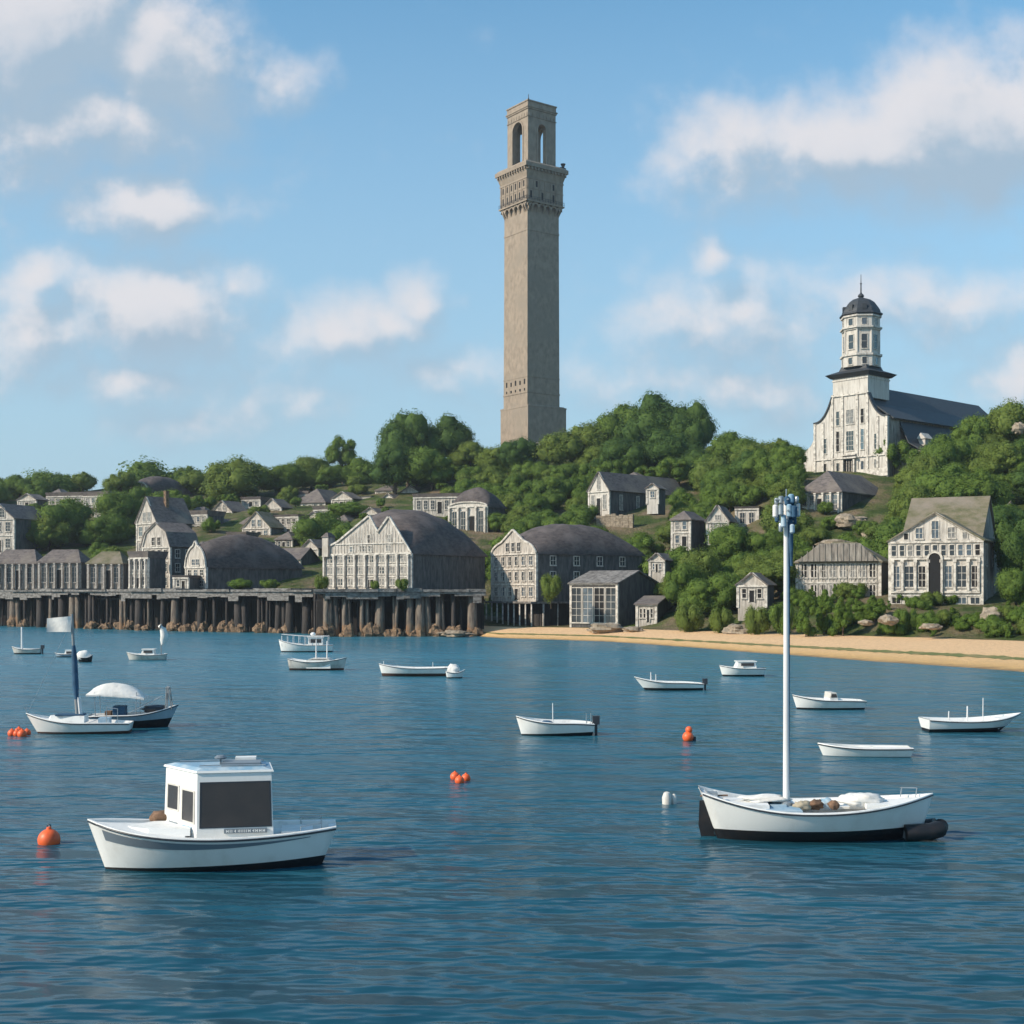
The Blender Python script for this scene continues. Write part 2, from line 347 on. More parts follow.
def ground(x, y):
    y = max(y, 30); px = 512+F*x/y
    sh = lerp_table(SHORE, px); bk = lerp_table(BACK, px)
    if y <= sh: return max(-4, (y-sh)*.09)
    beachtop = 1.5
    if y <= bk: return beachtop*((y-sh)/(bk-sh))**.85
    def colz(k):
        P = COLP[k]
        if y <= P[0][0]:
            t = (y-bk)/max(P[0][0]-bk, 1); t = max(0, min(1, t)); return beachtop+(P[0][1]-beachtop)*t
        if y >= P[-1][0]:
            z = P[-1][1]; return z-(y-P[-1][0])*.02 if y < 700 else z
        return lerp_table(P, y)
    pc = max(COLK[0], min(COLK[-1], px))
    for a, b in zip(COLK, COLK[1:]):
        if pc <= b:
            t = (pc-a)/(b-a); t = t*t*(3-2*t); z = colz(a)*(1-t)+colz(b)*t; break
    q = min(1, (y-bk)/9); q = q*q*(3-2*q); z = beachtop+(z-beachtop)*q
    w = min(1, (y-bk)/25)
    z += w*1.3*noise.noise(Vector((x*.045, y*.045, 0)))+w*.35*noise.noise(Vector((x*.2, y*.2, 3)))
    return max(z, beachtop*.9)
def terrain():
    ks = [-900+i*16 for i in range(181)]
    rows_b = [-60, -25, -10, -4, -1.5]
    frs = [i/8 for i in range(9)]
    land = [2, 4, 7, 10, 13, 17, 21, 25]+list(range(29, 260, 5))+[280, 310, 350, 400, 460]
    def yb(px, j, kind):
        sh = lerp_table(SHORE, px); bk = lerp_table(BACK, px)
        bk += 1.2*noise.noise(Vector((px*.02, 0, 4)))
        if kind == 0: return sh+rows_b[j]
        if kind == 1: return sh+(bk-sh)*frs[j]
        return bk+land[j]
    def grid(rows):
        vs = []; fs = []; n = len(ks)
        for (kind, j) in rows:
            for px in ks:
                Y = yb(px, j, kind); X = sx(px)*Y; vs.append((X, Y, ground(X, Y)))
        for r in range(len(rows)-1):
            for i in range(n-1): fs.append((r*n+i, r*n+i+1, (r+1)*n+i+1, (r+1)*n+i))
        return vs, fs
    sand = [(0, j) for j in range(5)]+[(1, j) for j in range(9)]
    grass = [(1, 8)]+[(2, j) for j in range(len(land))]
    m, nt, b = newmat('sand'); L = nt.links; b.inputs['Roughness'].default_value = .9; b.inputs['Specular IOR Level'].default_value = .2
    geo = nt.nodes.new('ShaderNodeNewGeometry'); sp = nt.nodes.new('ShaderNodeSeparateXYZ'); L.new(geo.outputs['Position'], sp.inputs[0])
    n1 = nt.nodes.new('ShaderNodeTexNoise'); n1.inputs['Scale'].default_value = .5; n1.inputs['Detail'].default_value = 8; L.new(geo.outputs['Position'], n1.inputs['Vector'])
    ad = nt.nodes.new('ShaderNodeMath'); ad.operation = 'MULTIPLY_ADD'; L.new(n1.outputs['Fac'], ad.inputs[0]); ad.inputs[1].default_value = .25; L.new(sp.outputs['Z'], ad.inputs[2])
    rp = nt.nodes.new('ShaderNodeValToRGB'); e = rp.color_ramp.elements
    e[0].position = .10; e[0].color = (.20, .13, .065, 1); e[1].position = .95; e[1].color = (.76, .50, .28, 1)
    q = rp.color_ramp.elements.new(.30); q.color = (.62, .39, .165, 1)
    q = rp.color_ramp.elements.new(.55); q.color = (.72, .46, .22, 1)
    L.new(ad.outputs[0], rp.inputs[0])
    n3 = nt.nodes.new('ShaderNodeTexNoise'); n3.inputs['Scale'].default_value = 1.7; n3.inputs['Detail'].default_value = 8; n3.inputs['Roughness'].default_value = .7
    L.new(geo.outputs['Position'], n3.inputs['Vector'])
    r3 = nt.nodes.new('ShaderNodeMapRange'); r3.inputs['From Min'].default_value = .4; r3.inputs['From Max'].default_value = .75; r3.inputs['To Max'].default_value = .45
    L.new(n3.outputs['Fac'], r3.inputs['Value'])
    mm = nt.nodes.new('ShaderNodeMixRGB'); mm.inputs[2].default_value = (.30, .2, .12, 1); L.new(r3.outputs[0], mm.inputs[0]); L.new(rp.outputs[0], mm.inputs[1])
    L.new(mm.outputs[0], b.inputs['Base Color'])
    bp = nt.nodes.new('ShaderNodeBump'); bp.inputs['Distance'].default_value = .3; bp.inputs['Strength'].default_value = .8
    L.new(n3.outputs['Fac'], bp.inputs['Height']); L.new(bp.outputs[0], b.inputs['Normal'])
    mb = MB(); vs, fs = grid(sand); mb.add(vs, fs); tag(mb.build('beach', m, smooth=True), kind='structure')
    m, nt, b = newmat('hill_grass'); L = nt.links; b.inputs['Roughness'].default_value = .95; b.inputs['Specular IOR Level'].default_value = .1
    geo = nt.nodes.new('ShaderNodeNewGeometry')
    def nz(sc, a, bb, det=8):
        n = nt.nodes.new('ShaderNodeTexNoise'); n.inputs['Scale'].default_value = sc; n.inputs['Detail'].default_value = det; n.inputs['Roughness'].default_value = .65
        L.new(geo.outputs['Position'], n.inputs['Vector'])
        r = nt.nodes.new('ShaderNodeMapRange'); r.inputs['From Min'].default_value = a; r.inputs['From Max'].default_value = bb
        L.new(n.outputs['Fac'], r.inputs['Value']); return r.outputs[0], n
    f1, _ = nz(.3, .35, .65); f2, n2 = nz(.09, .45, .62); 
    a = nt.nodes.new('ShaderNodeMixRGB'); a.inputs[1].default_value = (.035, .06, .016, 1); a.inputs[2].default_value = (.085, .115, .032, 1); L.new(f1, a.inputs[0])
    c = nt.nodes.new('ShaderNodeMixRGB'); c.inputs[2].default_value = (.20, .15, .10, 1); L.new(f2, c.inputs[0]); L.new(a.outputs[0], c.inputs[1])
    L.new(c.outputs[0], b.inputs['Base Color'])
    f3, n3 = nz(1.2, 0, 1)
    bp = nt.nodes.new('ShaderNodeBump'); bp.inputs['Distance'].default_value = .8; bp.inputs['Strength'].default_value = 1
    L.new(f3, bp.inputs['Height']); L.new(bp.outputs[0], b.inputs['Normal'])
    mb = MB(); vs, fs = grid(grass); mb.add(vs, fs); tag(mb.build('hillside', m, smooth=True), kind='structure')
    # seaweed line along the beach
    mb = MB(); prev = None; vs = []; fs = []
    for i in range(260):
        px = 470+i*3.0; sh = lerp_table(SHORE, px); bk = lerp_table(BACK, px)
        t = .33+.03*noise.noise(Vector((px*.01, 0, 0)))
        w = .025+.04*max(0, .5+noise.noise(Vector((px*.11, 5, 0)))+.6*noise.noise(Vector((px*.5, 2, 0))))
        for q in (t-w, t+w):
            Y = sh+(bk-sh)*q; X = sx(px)*Y; vs.append((X, Y, ground(X, Y)+.03))
        if i: o = 2*i; fs.append((o-2, o, o+1, o-1))
    mb.add(vs, fs)
    tag(mb.build('seaweed', mat('seaweed_line', (.13, .15, .04), .9, (.24, .2, .08), .5, amt=(.45, .6), coord='Object')),
        'thin green line of washed up seaweed along the middle of the sandy beach', 'seaweed', kind='stuff')
terrain()

def water():
    m, nt, b = newmat('harbour_water'); L = nt.links
    b.inputs['Base Color'].default_value = (.012, .088, .142, 1); b.inputs['Roughness'].default_value = .14
    b.inputs['IOR'].default_value = 1.38; b.inputs['Specular IOR Level'].default_value = .5
    geo = nt.nodes.new('ShaderNodeNewGeometry')
    def layer(sc, stretch, det, rot=0):
        mp = nt.nodes.new('ShaderNodeMapping'); mp.inputs['Scale'].default_value = stretch; mp.inputs['Rotation'].default_value = (0, 0, R(rot))
        L.new(geo.outputs['Position'], mp.inputs[0])
        n = nt.nodes.new('ShaderNodeTexNoise'); n.inputs['Scale'].default_value = sc; n.inputs['Detail'].default_value = det; n.inputs['Roughness'].default_value = .55
        L.new(mp.outputs[0], n.inputs['Vector']); return n.outputs['Fac']
    def mth(op, a, c, d=None):
        n = nt.nodes.new('ShaderNodeMath'); n.operation = op
        for i, v in enumerate((a, c, d)):
            if v is None: continue
            if isinstance(v, (int, float)): n.inputs[i].default_value = v
            else: L.new(v, n.inputs[i])
        return n.outputs[0]
    sp = nt.nodes.new('ShaderNodeSeparateXYZ'); L.new(geo.outputs['Position'], sp.inputs[0])   # base colour paler far out, standing in for brighter sky reflection
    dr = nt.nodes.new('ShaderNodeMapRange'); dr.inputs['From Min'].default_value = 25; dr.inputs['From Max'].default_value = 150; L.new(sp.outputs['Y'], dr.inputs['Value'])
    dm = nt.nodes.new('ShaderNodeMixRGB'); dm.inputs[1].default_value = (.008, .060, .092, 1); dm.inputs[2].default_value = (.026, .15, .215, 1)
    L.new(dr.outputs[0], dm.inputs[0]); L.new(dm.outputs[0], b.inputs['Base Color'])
    a = layer(.46, (.48, 1.0, 1), 3, 8); c = layer(1.5, (.45, 1, 1), 2, -10); d = layer(.12, (.6, 1, 1), 2, 20)
    h = mth('ADD', mth('MULTIPLY', a, .84), mth('MULTIPLY', c, .045)); h = mth('ADD', h, mth('MULTIPLY', d, .5))
    bp = nt.nodes.new('ShaderNodeBump'); bp.inputs['Distance'].default_value = 1.0; bp.inputs['Strength'].default_value = 1.0
    L.new(h, bp.inputs['Height']); L.new(bp.outputs[0], b.inputs['Normal'])
    # calmer and rougher patches
    r = nt.nodes.new('ShaderNodeMapRange'); L.new(layer(.03, (.4, 1, 1), 3), r.inputs['Value'])
    r.inputs['From Min'].default_value = .35; r.inputs['From Max'].default_value = .65; r.inputs['To Min'].default_value = .20; r.inputs['To Max'].default_value = .31
    L.new(r.outputs[0], b.inputs['Roughness'])
    mb = MB(); mb.add([(-6000, -300, 0), (6000, -300, 0), (6000, 9000, 0), (-6000, 9000, 0)], [(0, 1, 2, 3)])
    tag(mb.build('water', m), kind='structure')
    mb = MB(); mb.add([(-6000, -300, -4.3), (6000, -300, -4.3), (6000, 9000, -4.3), (-6000, 9000, -4.3)], [(0, 1, 2, 3)])
    tag(mb.build('seabed', mat('seabed_mud', (.08, .07, .05), .9)), kind='structure')
water()

# ------------------------------------------------------------------ windows (prototypes are copied)
PANES = ['glass', 'glass', 'glass', 'void', 'curtain', 'glass_sky']
M['curtain'] = mat('curtained_glass', (.26, .25, .23), .3, (.12, .12, .12), 2, amt=(.4, .6)); M['glass_sky'] = mat('old_bright_glass', (.09, .12, .15), .08, (.04, .05, .06), 1.5, spec=.9)
WR = random.Random(77)
def window_pair(w, h, trim, nv=1, nh=1, arch=False):
    """a framed window centred on x=0 with its foot at z=0, face at y=0 looking to -y"""
    mb = MB(); t = .14
    mb.box(-w/2-t, -w/2, -.10, .02, -t, h+t); mb.box(w/2, w/2+t, -.10, .02, -t, h+t)
    mb.box(-w/2, w/2, -.10, .02, h, h+t); mb.box(-w/2-t*1.6, w/2+t*1.6, -.18, -.101, -t*1.7, -t*.3); mb.box(-w/2, w/2, -.10, .02, -t, 0)
    for i in range(1, nv+1): x = -w/2+w*i/(nv+1); mb.box(x-.035, x+.035, -.07, .02, 0, h)
    for i in range(1, nh+1): z = h*i/(nh+1); mb.box(-w/2, w/2, -.065, .015, z-.035, z+.035)
    fr = mb.build('window', trim)
    mb = MB(); mb.box(-w/2-.01, w/2+.01, -.035, .01, -.01, h+.01); mb.build('pane', M[WR.choice(PANES)], fr)
    return fr
BOXES = []      # (px0, py0, px1, py1, Y) of facades that must stay in view
FOOT = []       # footprints that trees must not enter: (centre, radius)

def profile(kind, Wd, rise):
    hw = Wd/2
    if kind == 'gable': return [(-hw, 0), (0, rise), (hw, 0)]
    if kind == 'gambrel': return [(-hw, 0), (-hw*.72, rise*.6), (0, rise), (hw*.72, rise*.6), (hw, 0)]
    if kind == 'arch':
        return [(-hw*math.cos(PI*i/16), rise*math.sin(PI*i/16)**.85) for i in range(17)]
    if kind == 'bell':
        P = []
        for i in range(17):
            u = -1+i/8; P.append((hw*u, rise*(1-abs(u)**1.6)**.9))
        return P
    if kind == 'twin': return [(-hw, 0), (hw*.07, rise), (hw*.27, rise*.55), (hw*.52, rise*.96), (hw, .0)]
    if kind == 'flat': return [(-hw, rise), (hw, rise)]

def house(name, label, pc, Yc, yb, ye, yp, pL, pR, a, roof='gable', rmat='roof', wmat='wall', smat='shingle_shade', trim='trim', rows=2, nwin=3,
          colonnade=0, door=True, cat='house', down=3.0, side_win=0, chimney=0, facade=None, bull=0, win_h=.55, win_w=.5, keep=True, group=None, maxD=60, Dmin=5, foliage=None, porch=0, lattice=0, yf=None, q0=.5):
    a = R(a); Xc = sx(pc)*Yc
    Wd = (Xc-sx(pL)*Yc)/(math.cos(a)+sx(pL)*math.sin(a))
    den = math.sin(a)-sx(pR)*math.cos(a)
    D = (sx(pR)*Yc-Xc)/den if den > .03 else maxD
    D = max(Dmin, min(maxD, D))
    zb, ze, zp = zat(yb, Yc), zat(ye, Yc), zat(yp, Yc)
    H = ze-zb; rise = max(.4, zp-ze)
    o = Vector((Xc-math.cos(a)*Wd/2, Yc+math.sin(a)*Wd/2, zb))
    root = thing(name, label, cat, o, -a, group)
    if keep: BOXES.append((pL, yp, pR if pR-pc < 60 else pc+60, yb, Yc-2))
    cx = Vector((0, D/2, 0)); cx.rotate(root.rotation_euler); c = o+cx; FOOT.append((c.x, c.y, max(Wd, D)/2+2, Yc))
    hw = Wd/2
    capz = lambda x: q0*rise*max(0, 1-abs(x/hw)**2.3)**.62
    fk = facade or (roof if roof in ('gable', 'gambrel', 'arch', 'bell', 'twin') else None)
    frise = zat(yf, Yc)-ze if yf else rise
    fk = None if fk == 'none' else fk
    prof = profile(fk, Wd, frise) if fk else None
    if bull:
        base = prof if facade and prof else [(-hw, 0), (hw, 0)]
        xs = sorted(set([p[0] for p in base]+[-hw+Wd*i/24 for i in range(25)]))
        prof = [(x, max(lerp_table(base, x), capz(x))) for x in xs]
        if prof[0][1] > .01: prof[0] = (-hw, 0)
    # walls: front wall with its gable, side and back walls
    t = .3
    mb = MB()
    if prof:
        full = [(-hw, -down), (hw, -down)]+[(x, H+z) for (x, z) in reversed(prof)]
        mb.prism_y(full, 0, t)
    else: mb.box(-hw, hw, 0, t, -down, H)
    mb.build('wall', M[wmat], root)
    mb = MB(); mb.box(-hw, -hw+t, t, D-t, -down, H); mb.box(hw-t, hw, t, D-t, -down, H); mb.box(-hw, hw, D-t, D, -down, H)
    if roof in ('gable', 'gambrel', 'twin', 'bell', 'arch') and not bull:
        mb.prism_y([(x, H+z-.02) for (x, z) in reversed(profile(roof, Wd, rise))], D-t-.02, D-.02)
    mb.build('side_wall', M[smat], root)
    # roof
    mb = MB(); ov = .45
    if roof in ('gable', 'gambrel', 'twin', 'bell', 'arch'):
        P = profile(roof, Wd+2*ov*.8, rise*1.03)
        if not bull:
            mb.strip_y([(x, H+z) for (x, z) in P], -ov, D+ov, .22)
        else:                                   # long rounded roof closing in a half dome at the back
            ny = 26; nx = 28; vs = []; fs = []
            y0 = D*(1-bull)
            for j in range(ny+1):
                y = .32+(D+ov-.32)*j/ny
                q = q0+(1-q0)*math.sin(min(1, max(0, y)/(D*.42))*PI/2)
                if y > y0: q *= math.sqrt(max(0, 1-((y-y0)/(D+ov*1.2-y0))**2))
                for i in range(nx+1):
                    u = -1+2*i/nx; x = u*(hw+ov*.7)
                    zz = rise*((1-abs(u)**2.3)**.62)*q
                    zz += .35*noise.noise(Vector((x*.35, y*.35, Yc)))*min(1, zz)
                    vs.append((x, y, H+.05+zz)) 
            for j in range(ny):
                for i in range(nx): fs.append((j*(nx+1)+i, j*(nx+1)+i+1, (j+1)*(nx+1)+i+1, (j+1)*(nx+1)+i))
            n0 = len(vs); vs += [(x, y, H-.25) for (x, y, z) in vs[:]]
            for j in range(ny):
                for i in range(nx): fs.append((n0+j*(nx+1)+i, n0+(j+1)*(nx+1)+i, n0+(j+1)*(nx+1)+i+1, n0+j*(nx+1)+i+1))
            for i in range(nx): fs.append((i, n0+i, n0+i+1, i+1)); k = ny*(nx+1)+i; fs.append((k, k+1, n0+k+1, n0+k))
            for j in range(ny): k = j*(nx+1); fs.append((k, k+nx+1, n0+k+nx+1, n0+k)); k += nx; fs.append((k, n0+k, n0+k+nx+1, k+nx+1))
            mb.add(vs, fs)
    elif roof == 'hip':
        e = ov; r = min(hw, D/2)*.75
        vs = [(-hw-e, -e, H), (hw+e, -e, H), (hw+e, D+e, H), (-hw-e, D+e, H)]
        if Wd > D: vs += [(-hw+r, D/2, H+rise), (hw-r, D/2, H+rise)]; fs = [(0, 1, 5, 4), (1, 2, 5), (2, 3, 4, 5), (3, 0, 4), (3, 2, 1, 0)]
        else: vs += [(0, r, H+rise), (0, D-r, H+rise)]; fs = [(0, 1, 4), (1, 2, 5, 4), (2, 3, 5), (3, 0, 4, 5), (3, 2, 1, 0)]
        mb.add(vs, fs); mb.box(-hw-e, hw+e, -e, D+e, H-.25, H-.003)
    elif roof == 'side':                        # ridge parallel to the front
        for y0_, y1_, z0_, z1_ in ((-ov, D/2, 0, rise), (D+ov, D/2, 0, rise)):
            vs = [(-hw-ov, y0_, H+z0_), (hw+ov, y0_, H+z0_), (hw+ov, y1_, H+z1_), (-hw-ov, y1_, H+z1_)]
            vs += [(x, y, z+.22) for (x, y, z) in vs]
            mb.add(vs, [(0, 1, 2, 3), (7, 6, 5, 4), (0, 4, 5, 1), (1, 5, 6, 2), (2, 6, 7, 3), (3, 7, 4, 0)])
        m2 = MB()
        for x in (-hw+.01, hw-.31): m2.add([(x, .02, H), (x, D-.02, H), (x, D/2, H+rise-.1), (x+.3, .02, H), (x+.3, D-.02, H), (x+.3, D/2, H+rise-.1)],
                                       [(0, 1, 2), (5, 4, 3), (0, 2, 5, 3), (1, 4, 5, 2), (0, 3, 4, 1)])
        m2.build('gable_wall', M[smat], root)
    elif roof == 'shed':
        vs = [(-hw-ov, -ov, H), (hw+ov, -ov, H), (hw+ov, D+ov, H+rise), (-hw-ov, D+ov, H+rise)]; vs += [(x, y, z+.22) for (x, y, z) in vs]
        mb.add(vs, [(3, 2, 1, 0), (4, 5, 6, 7), (0, 1, 5, 4), (1, 2, 6, 5), (2, 3, 7, 6), (3, 0, 4, 7)])
        m2 = MB()
        for x in (-hw+.01, hw-.31): m2.add([(x, .02, H-.01), (x, D-.02, H-.01), (x, D-.02, H+rise-.03), (x+.3, .02, H-.01), (x+.3, D-.02, H-.01), (x+.3, D-.02, H+rise-.03)],
                                       [(0, 1, 2), (5, 4, 3), (0, 2, 5, 3), (1, 4, 5, 2), (0, 3, 4, 1)])
        m2.build('gable_wall', M[smat], root)
    else:                                       # flat roof slab
        mb.frus(-hw-.1, hw+.1, -.1, D+.1, H+.003, H+rise*.7, .35)
    rf = mb.build('roof', M[rmat], root)
    if bull: autosmooth(rf, 50)
    if chimney:
        for i in range(chimney):
            mb = MB(); x = hw*.35*(1 if i == 0 else -1); y = D*(.45+.25*i); mb.box(x-.5, x+.5, y-.4, y+.4, H+rise*.45, H+rise+1.6); mb.box(x-.62, x+.62, y-.52, y+.52, H+rise+1.6, H+rise+1.8)
            mb.build('chimney', M['rubble'], rf)
    # trim: corner boards, belts, raking boards
    mb = MB(); T = .16
    for x in (-hw, hw): mb.box(x-.22, x+.22, -.14, .02+t, -down*.3, H-.01)
    for r in range(1, rows): z = H*r/rows; mb.box(-hw+.225, hw-.225, -.17, -.004, z-.14, z+.14)
    mb.box(-hw-.25, hw+.25, -.26, -.004, H-.18, H+.14)
    if prof:
        for (x0, z0), (x1, z1) in zip(prof, prof[1:]):
            ddx, ddz = x1-x0, z1-z0; ln = math.hypot(ddx, ddz); nx_, nz_ = -ddz/ln*.34, ddx/ln*.34
            mb.prism_y([(x0, H+z0-.0), (x0+nx_*-1, H+z0-nz_), (x1-nx_, H+z1-nz_), (x1, H+z1)][::-1] if False else [(x0-nx_*-0, H+z0), (x0+nx_, H+z0+nz_), (x1+nx_, H+z1+nz_), (x1, H+z1)][::-1], -.30-.01*(x0 > 0), -.005)
    mb.build('trim', M[trim], root)
    # windows in rows
    if nwin:
        sp = (Wd-.8)/nwin; hrow = H/rows; ww = min(1.6, sp*win_w); wh = hrow*win_h
        proto = window_pair(ww, wh, M[trim], 1 if ww > .8 else 0, 1 if wh < 2.2 else 2)
        alt = window_pair(ww, wh, M[trim], 1 if ww > .8 else 0, 1 if wh < 2.2 else 2) if nwin*rows > 3 else None
        first = True; nput = 0
        dcol = nwin//2
        for r in range(rows):
            for i in range(nwin):
                if r == 0 and door and i == dcol: continue
                x = -Wd/2+.4+sp*(i+.5); z = hrow*r+hrow*.26
                if first: proto.parent = root; proto.location = (x, -.012, z); first = False
                elif alt and (WR.random() < .35 or alt.parent is None):
                    if alt.parent is None: alt.parent = root; alt.location = (x, -.012, z)
                    else: dup(alt, root, (x, -.012, z))
                else: dup(proto, root, (x, -.012, z))
        if prof and fk and frise > 3 and fk != 'twin':
            n2 = max(1, min(3, int(Wd/3.5)))
            for i in range(n2): dup(proto, root, ((i-(n2-1)/2)*min(2.0, sp), -.012, H+.5))
        for i in range(side_win):
            for r in range(rows): dup(proto, root, (hw+.012, D*(i+.7)/(side_win+.6), hrow*r+hrow*.26), rz=R(90))
        if door:
            mb = MB(); dw = min(1.5, sp*.62); dh = hrow*.72; x = -Wd/2+.4+sp*(dcol+.5)
            mb.box(x-dw/2-.18, x-dw/2, -.16, -.004, 0, dh+.2); mb.box(x+dw/2, x+dw/2+.18, -.16, -.004, 0, dh+.2); mb.box(x-dw/2, x+dw/2, -.16, -.004, dh, dh+.2)
            mb.box(x-dw/2, x+dw/2, -.06, -.003, 0, dh, 1)
            mb.build('door', [M[trim], M['void']], root)
    if lattice:                                 # close upright battens over the face of the upper storeys
        mb = MB()
        for i in range(lattice):
            x = -hw+.5+(Wd-1)*i/(lattice-1); mb.box(x-.055, x+.055, -.11, -.002, H*.02, H-.2)
        mb.build('battens', M[trim], root)
    if colonnade:
        cp = None
        for i in range(colonnade):
            x = -hw+.35+(Wd-.7)*i/(colonnade-1)
            if cp is None:
                mb = MB(); mb.box(-.17, .17, -.17, .17, 0, H-.2); mb.box(-.26, .26, -.26, .26, H-.45, H-.2); mb.box(-.24, .24, -.24, .24, 0, .4)
                cp = mb.build('column', M[trim], root, loc=(x, -.42, 0))
            else: dup(cp, root, (x, -.42, 0))
    return root, Wd, D, H, rise

# ------------------------------------------------------------------ wharves
DECK = 8.12
def wharf(label, p0, Y0, p1, Y1, n, seed, mats=('pile', 'deck'), tan=.7, depth=44):
    rnd = random.Random(seed)
    A = Vector((sx(p0)*Y0, Y0, 0)); B = Vector((sx(p1)*Y1, Y1, 0)); Lw = (B-A).length
    rz = math.atan2(B.y-A.y, B.x-A.x)
    root = thing('wharf', label, 'wharf', A, rz, 'timber wharves along the waterfront')
    mb = MB(); x = 0
    while x < Lw:                                # deck in bays of slightly different height
        w = min(rnd.uniform(3, 9), Lw-x); dz = rnd.uniform(-.2, .22)
        mb.box(x, x+w-.03, rnd.uniform(-.5, -.1), depth, DECK-.45, DECK+dz)
        x += w
    mb.build('deck', M['deck'], root)
    mb = MB(); x = 0
    while x < Lw:                                # fascia boards, ragged below
        w = min(rnd.uniform(.7, 3.2), Lw-x); h = rnd.choice((.3, .7, .9, 1.2, 1.7))*rnd.uniform(.7, 1.15)
        mb.box(x, x+w-.04, .02, .18, DECK-.46-h, DECK-.455); x += w
    mb.build('fascia', M['deck'], root)
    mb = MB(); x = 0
    while x < Lw:  # dark planks set back under the deck, standing in for its shade
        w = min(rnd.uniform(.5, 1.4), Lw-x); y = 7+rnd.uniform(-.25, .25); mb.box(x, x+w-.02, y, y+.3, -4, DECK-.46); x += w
    mb.build('shade_backing', M['backing'], root)
    mb = MB()                                    # cross beams under the deck
    mb.box(0, Lw, 2.2, 2.5, DECK-2.1, DECK-1.8)
    mb.build('beam', M['pile_dark'], root)
    for i in range(n):
        x = (i+.5)*Lw/n+rnd.uniform(-1.5, 1.5)
        r = rnd.choice((.26, .34, .45, .62, .8)); y = rnd.uniform(.9, 1.6)+(.3 if r > .5 else 0)
        mb = MB(); lean = rnd.uniform(-.3, .3)
        mb.tube([(x+lean, y, -4), (x+lean*.6, y, 1.5), (x, y, DECK-.5)], [r*1.5, r*1.12, r*.9], 9)
        if rnd.random() < .5: mb.tube([(x+r*2.1+lean, y+.3, -4), (x+r*1.4, y+.3, DECK-.5)], [r*.8, r*.7], 8)
        lit = rnd.random() < tan
        p = mb.build('pile', M['pile'] if lit else M['pile_dark'], root, smooth=True)
        if rnd.random() < .8:
            mb = MB(); k = rnd.randint(2, 4)
            for q in range(k):
                s_ = rnd.uniform(.5, 1.15); mb.ball((x+rnd.uniform(-1.0, 1.0), y-rnd.uniform(-.2, .5), rnd.uniform(-.1, .9)), s_, 12, jit=.5, seed=seed+i*5+q, sq=(1, 1, rnd.uniform(.7, 1.5)))
            mb.build('rubble_footing', M['rubble'], p)
    for i in range(n):
        x = (i+.1)*Lw/n+rnd.uniform(-.6, .6); mb = MB(); mb.tube([(x, 3.6, -4), (x, 3.6, DECK-.5)], .22, 8); mb.build('inner_pile', M['pile_dark'], root, smooth=True)
    return root
wharf('long weathered timber wharf under the low sheds at the far left', -70, 303, 130, 259, 19, 1, tan=.4)
wharf('timber wharf in front of the round dark roofed house, left of the jutting wharf', 130.3, 258, 313, 236, 17, 2, tan=.3)
wharf('jutting timber wharf with thick tan footed piles under the twin gabled house', 313.5, 222, 486, 224, 15, 3, tan=.8, depth=34)

# ------------------------------------------------------------------ houses of the waterfront
def addwin(root, x, z, w, h, y=-.012, nv=1, nh=1, trim='trim', rz=0):
    o = window_pair(w, h, M[trim], nv, nh); o.parent = root; o.location = (x, y, z); o.rotation_euler = (0, 0, rz); return o
house('wharf_shed', 'low grey shed on the wharf at the left edge of the view', 36, 294, 589, 563, 549, -8, 44, 12, 'hip', 'roof', 'wall_grey', trim='trim_grey', rows=1, nwin=4, colonnade=7, cat='shed', down=.4, group='low sheds on the wharf')
house('wharf_shed', 'low grey shed with hipped roof, middle one of the shed row on the wharf', 80, 289, 589, 562, 549, 39, 88, 12, 'hip', 'roof', 'wall_grey', trim='trim_grey', rows=1, nwin=5, colonnade=6, cat='shed', down=.4, group='low sheds on the wharf')
house('wharf_shed', 'low brownish shed on the wharf beside the tall narrow house, last of the shed row', 122, 283, 589, 563, 551, 88, 131, 12, 'hip', 'roof_moss', 'wall_grey', trim='trim_grey', rows=1, nwin=4, colonnade=5, cat='shed', down=.4, group='low sheds on the wharf')
house('narrow_house', 'narrow pale wooden house with flared flat top standing on the wharf', 148, 270, 589, 558, 548, 130, 160, 30, 'flat', 'roof', 'wall', rows=2, nwin=3, colonnade=4, down=.4)
house('gambrel_house', 'tall weathered house with gambrel roof behind the narrow flat topped house', 170, 279, 589, 547, 523, 143, 197, 38, 'gambrel', 'roof', 'wall', rows=3, nwin=4, side_win=2, down=.4)
house('gable_house', 'steep gabled house on the bank above the gambrel roofed house', 157, 304, 556, 523, 497, 137, 192, 42, 'gable', 'roof', 'wall', rows=2, nwin=3, chimney=1)
house('porch_hut', 'small pale hut on the wharf just left of the round roofed house', 188, 258, 589, 578, 574, 174, 192, 20, 'flat', 'roof', 'wall', rows=1, nwin=2, cat='hut', down=.3)
house('round_roofed_house', 'house with a huge rounded dark shingle roof and narrow pale facade on the wharf', 206, 260, 589, 567, 533, 186, 302, 52, 'bell', 'roof_dark', 'wall', rows=2, nwin=3, bull=.62, down=.4, win_h=.5, yf=541, q0=.62, facade='gable')
tg = house('twin_gabled_house', 'large pale house with two jagged gables and bulging dark roof on the jutting wharf', 411, 231, 588, 553, 505, 324, 485, 34, 'bell', 'roof_dark', 'wall', rows=3, nwin=8, facade='twin', yf=515, bull=.5, down=.4, colonnade=9, lattice=23, win_w=.42, q0=.34)
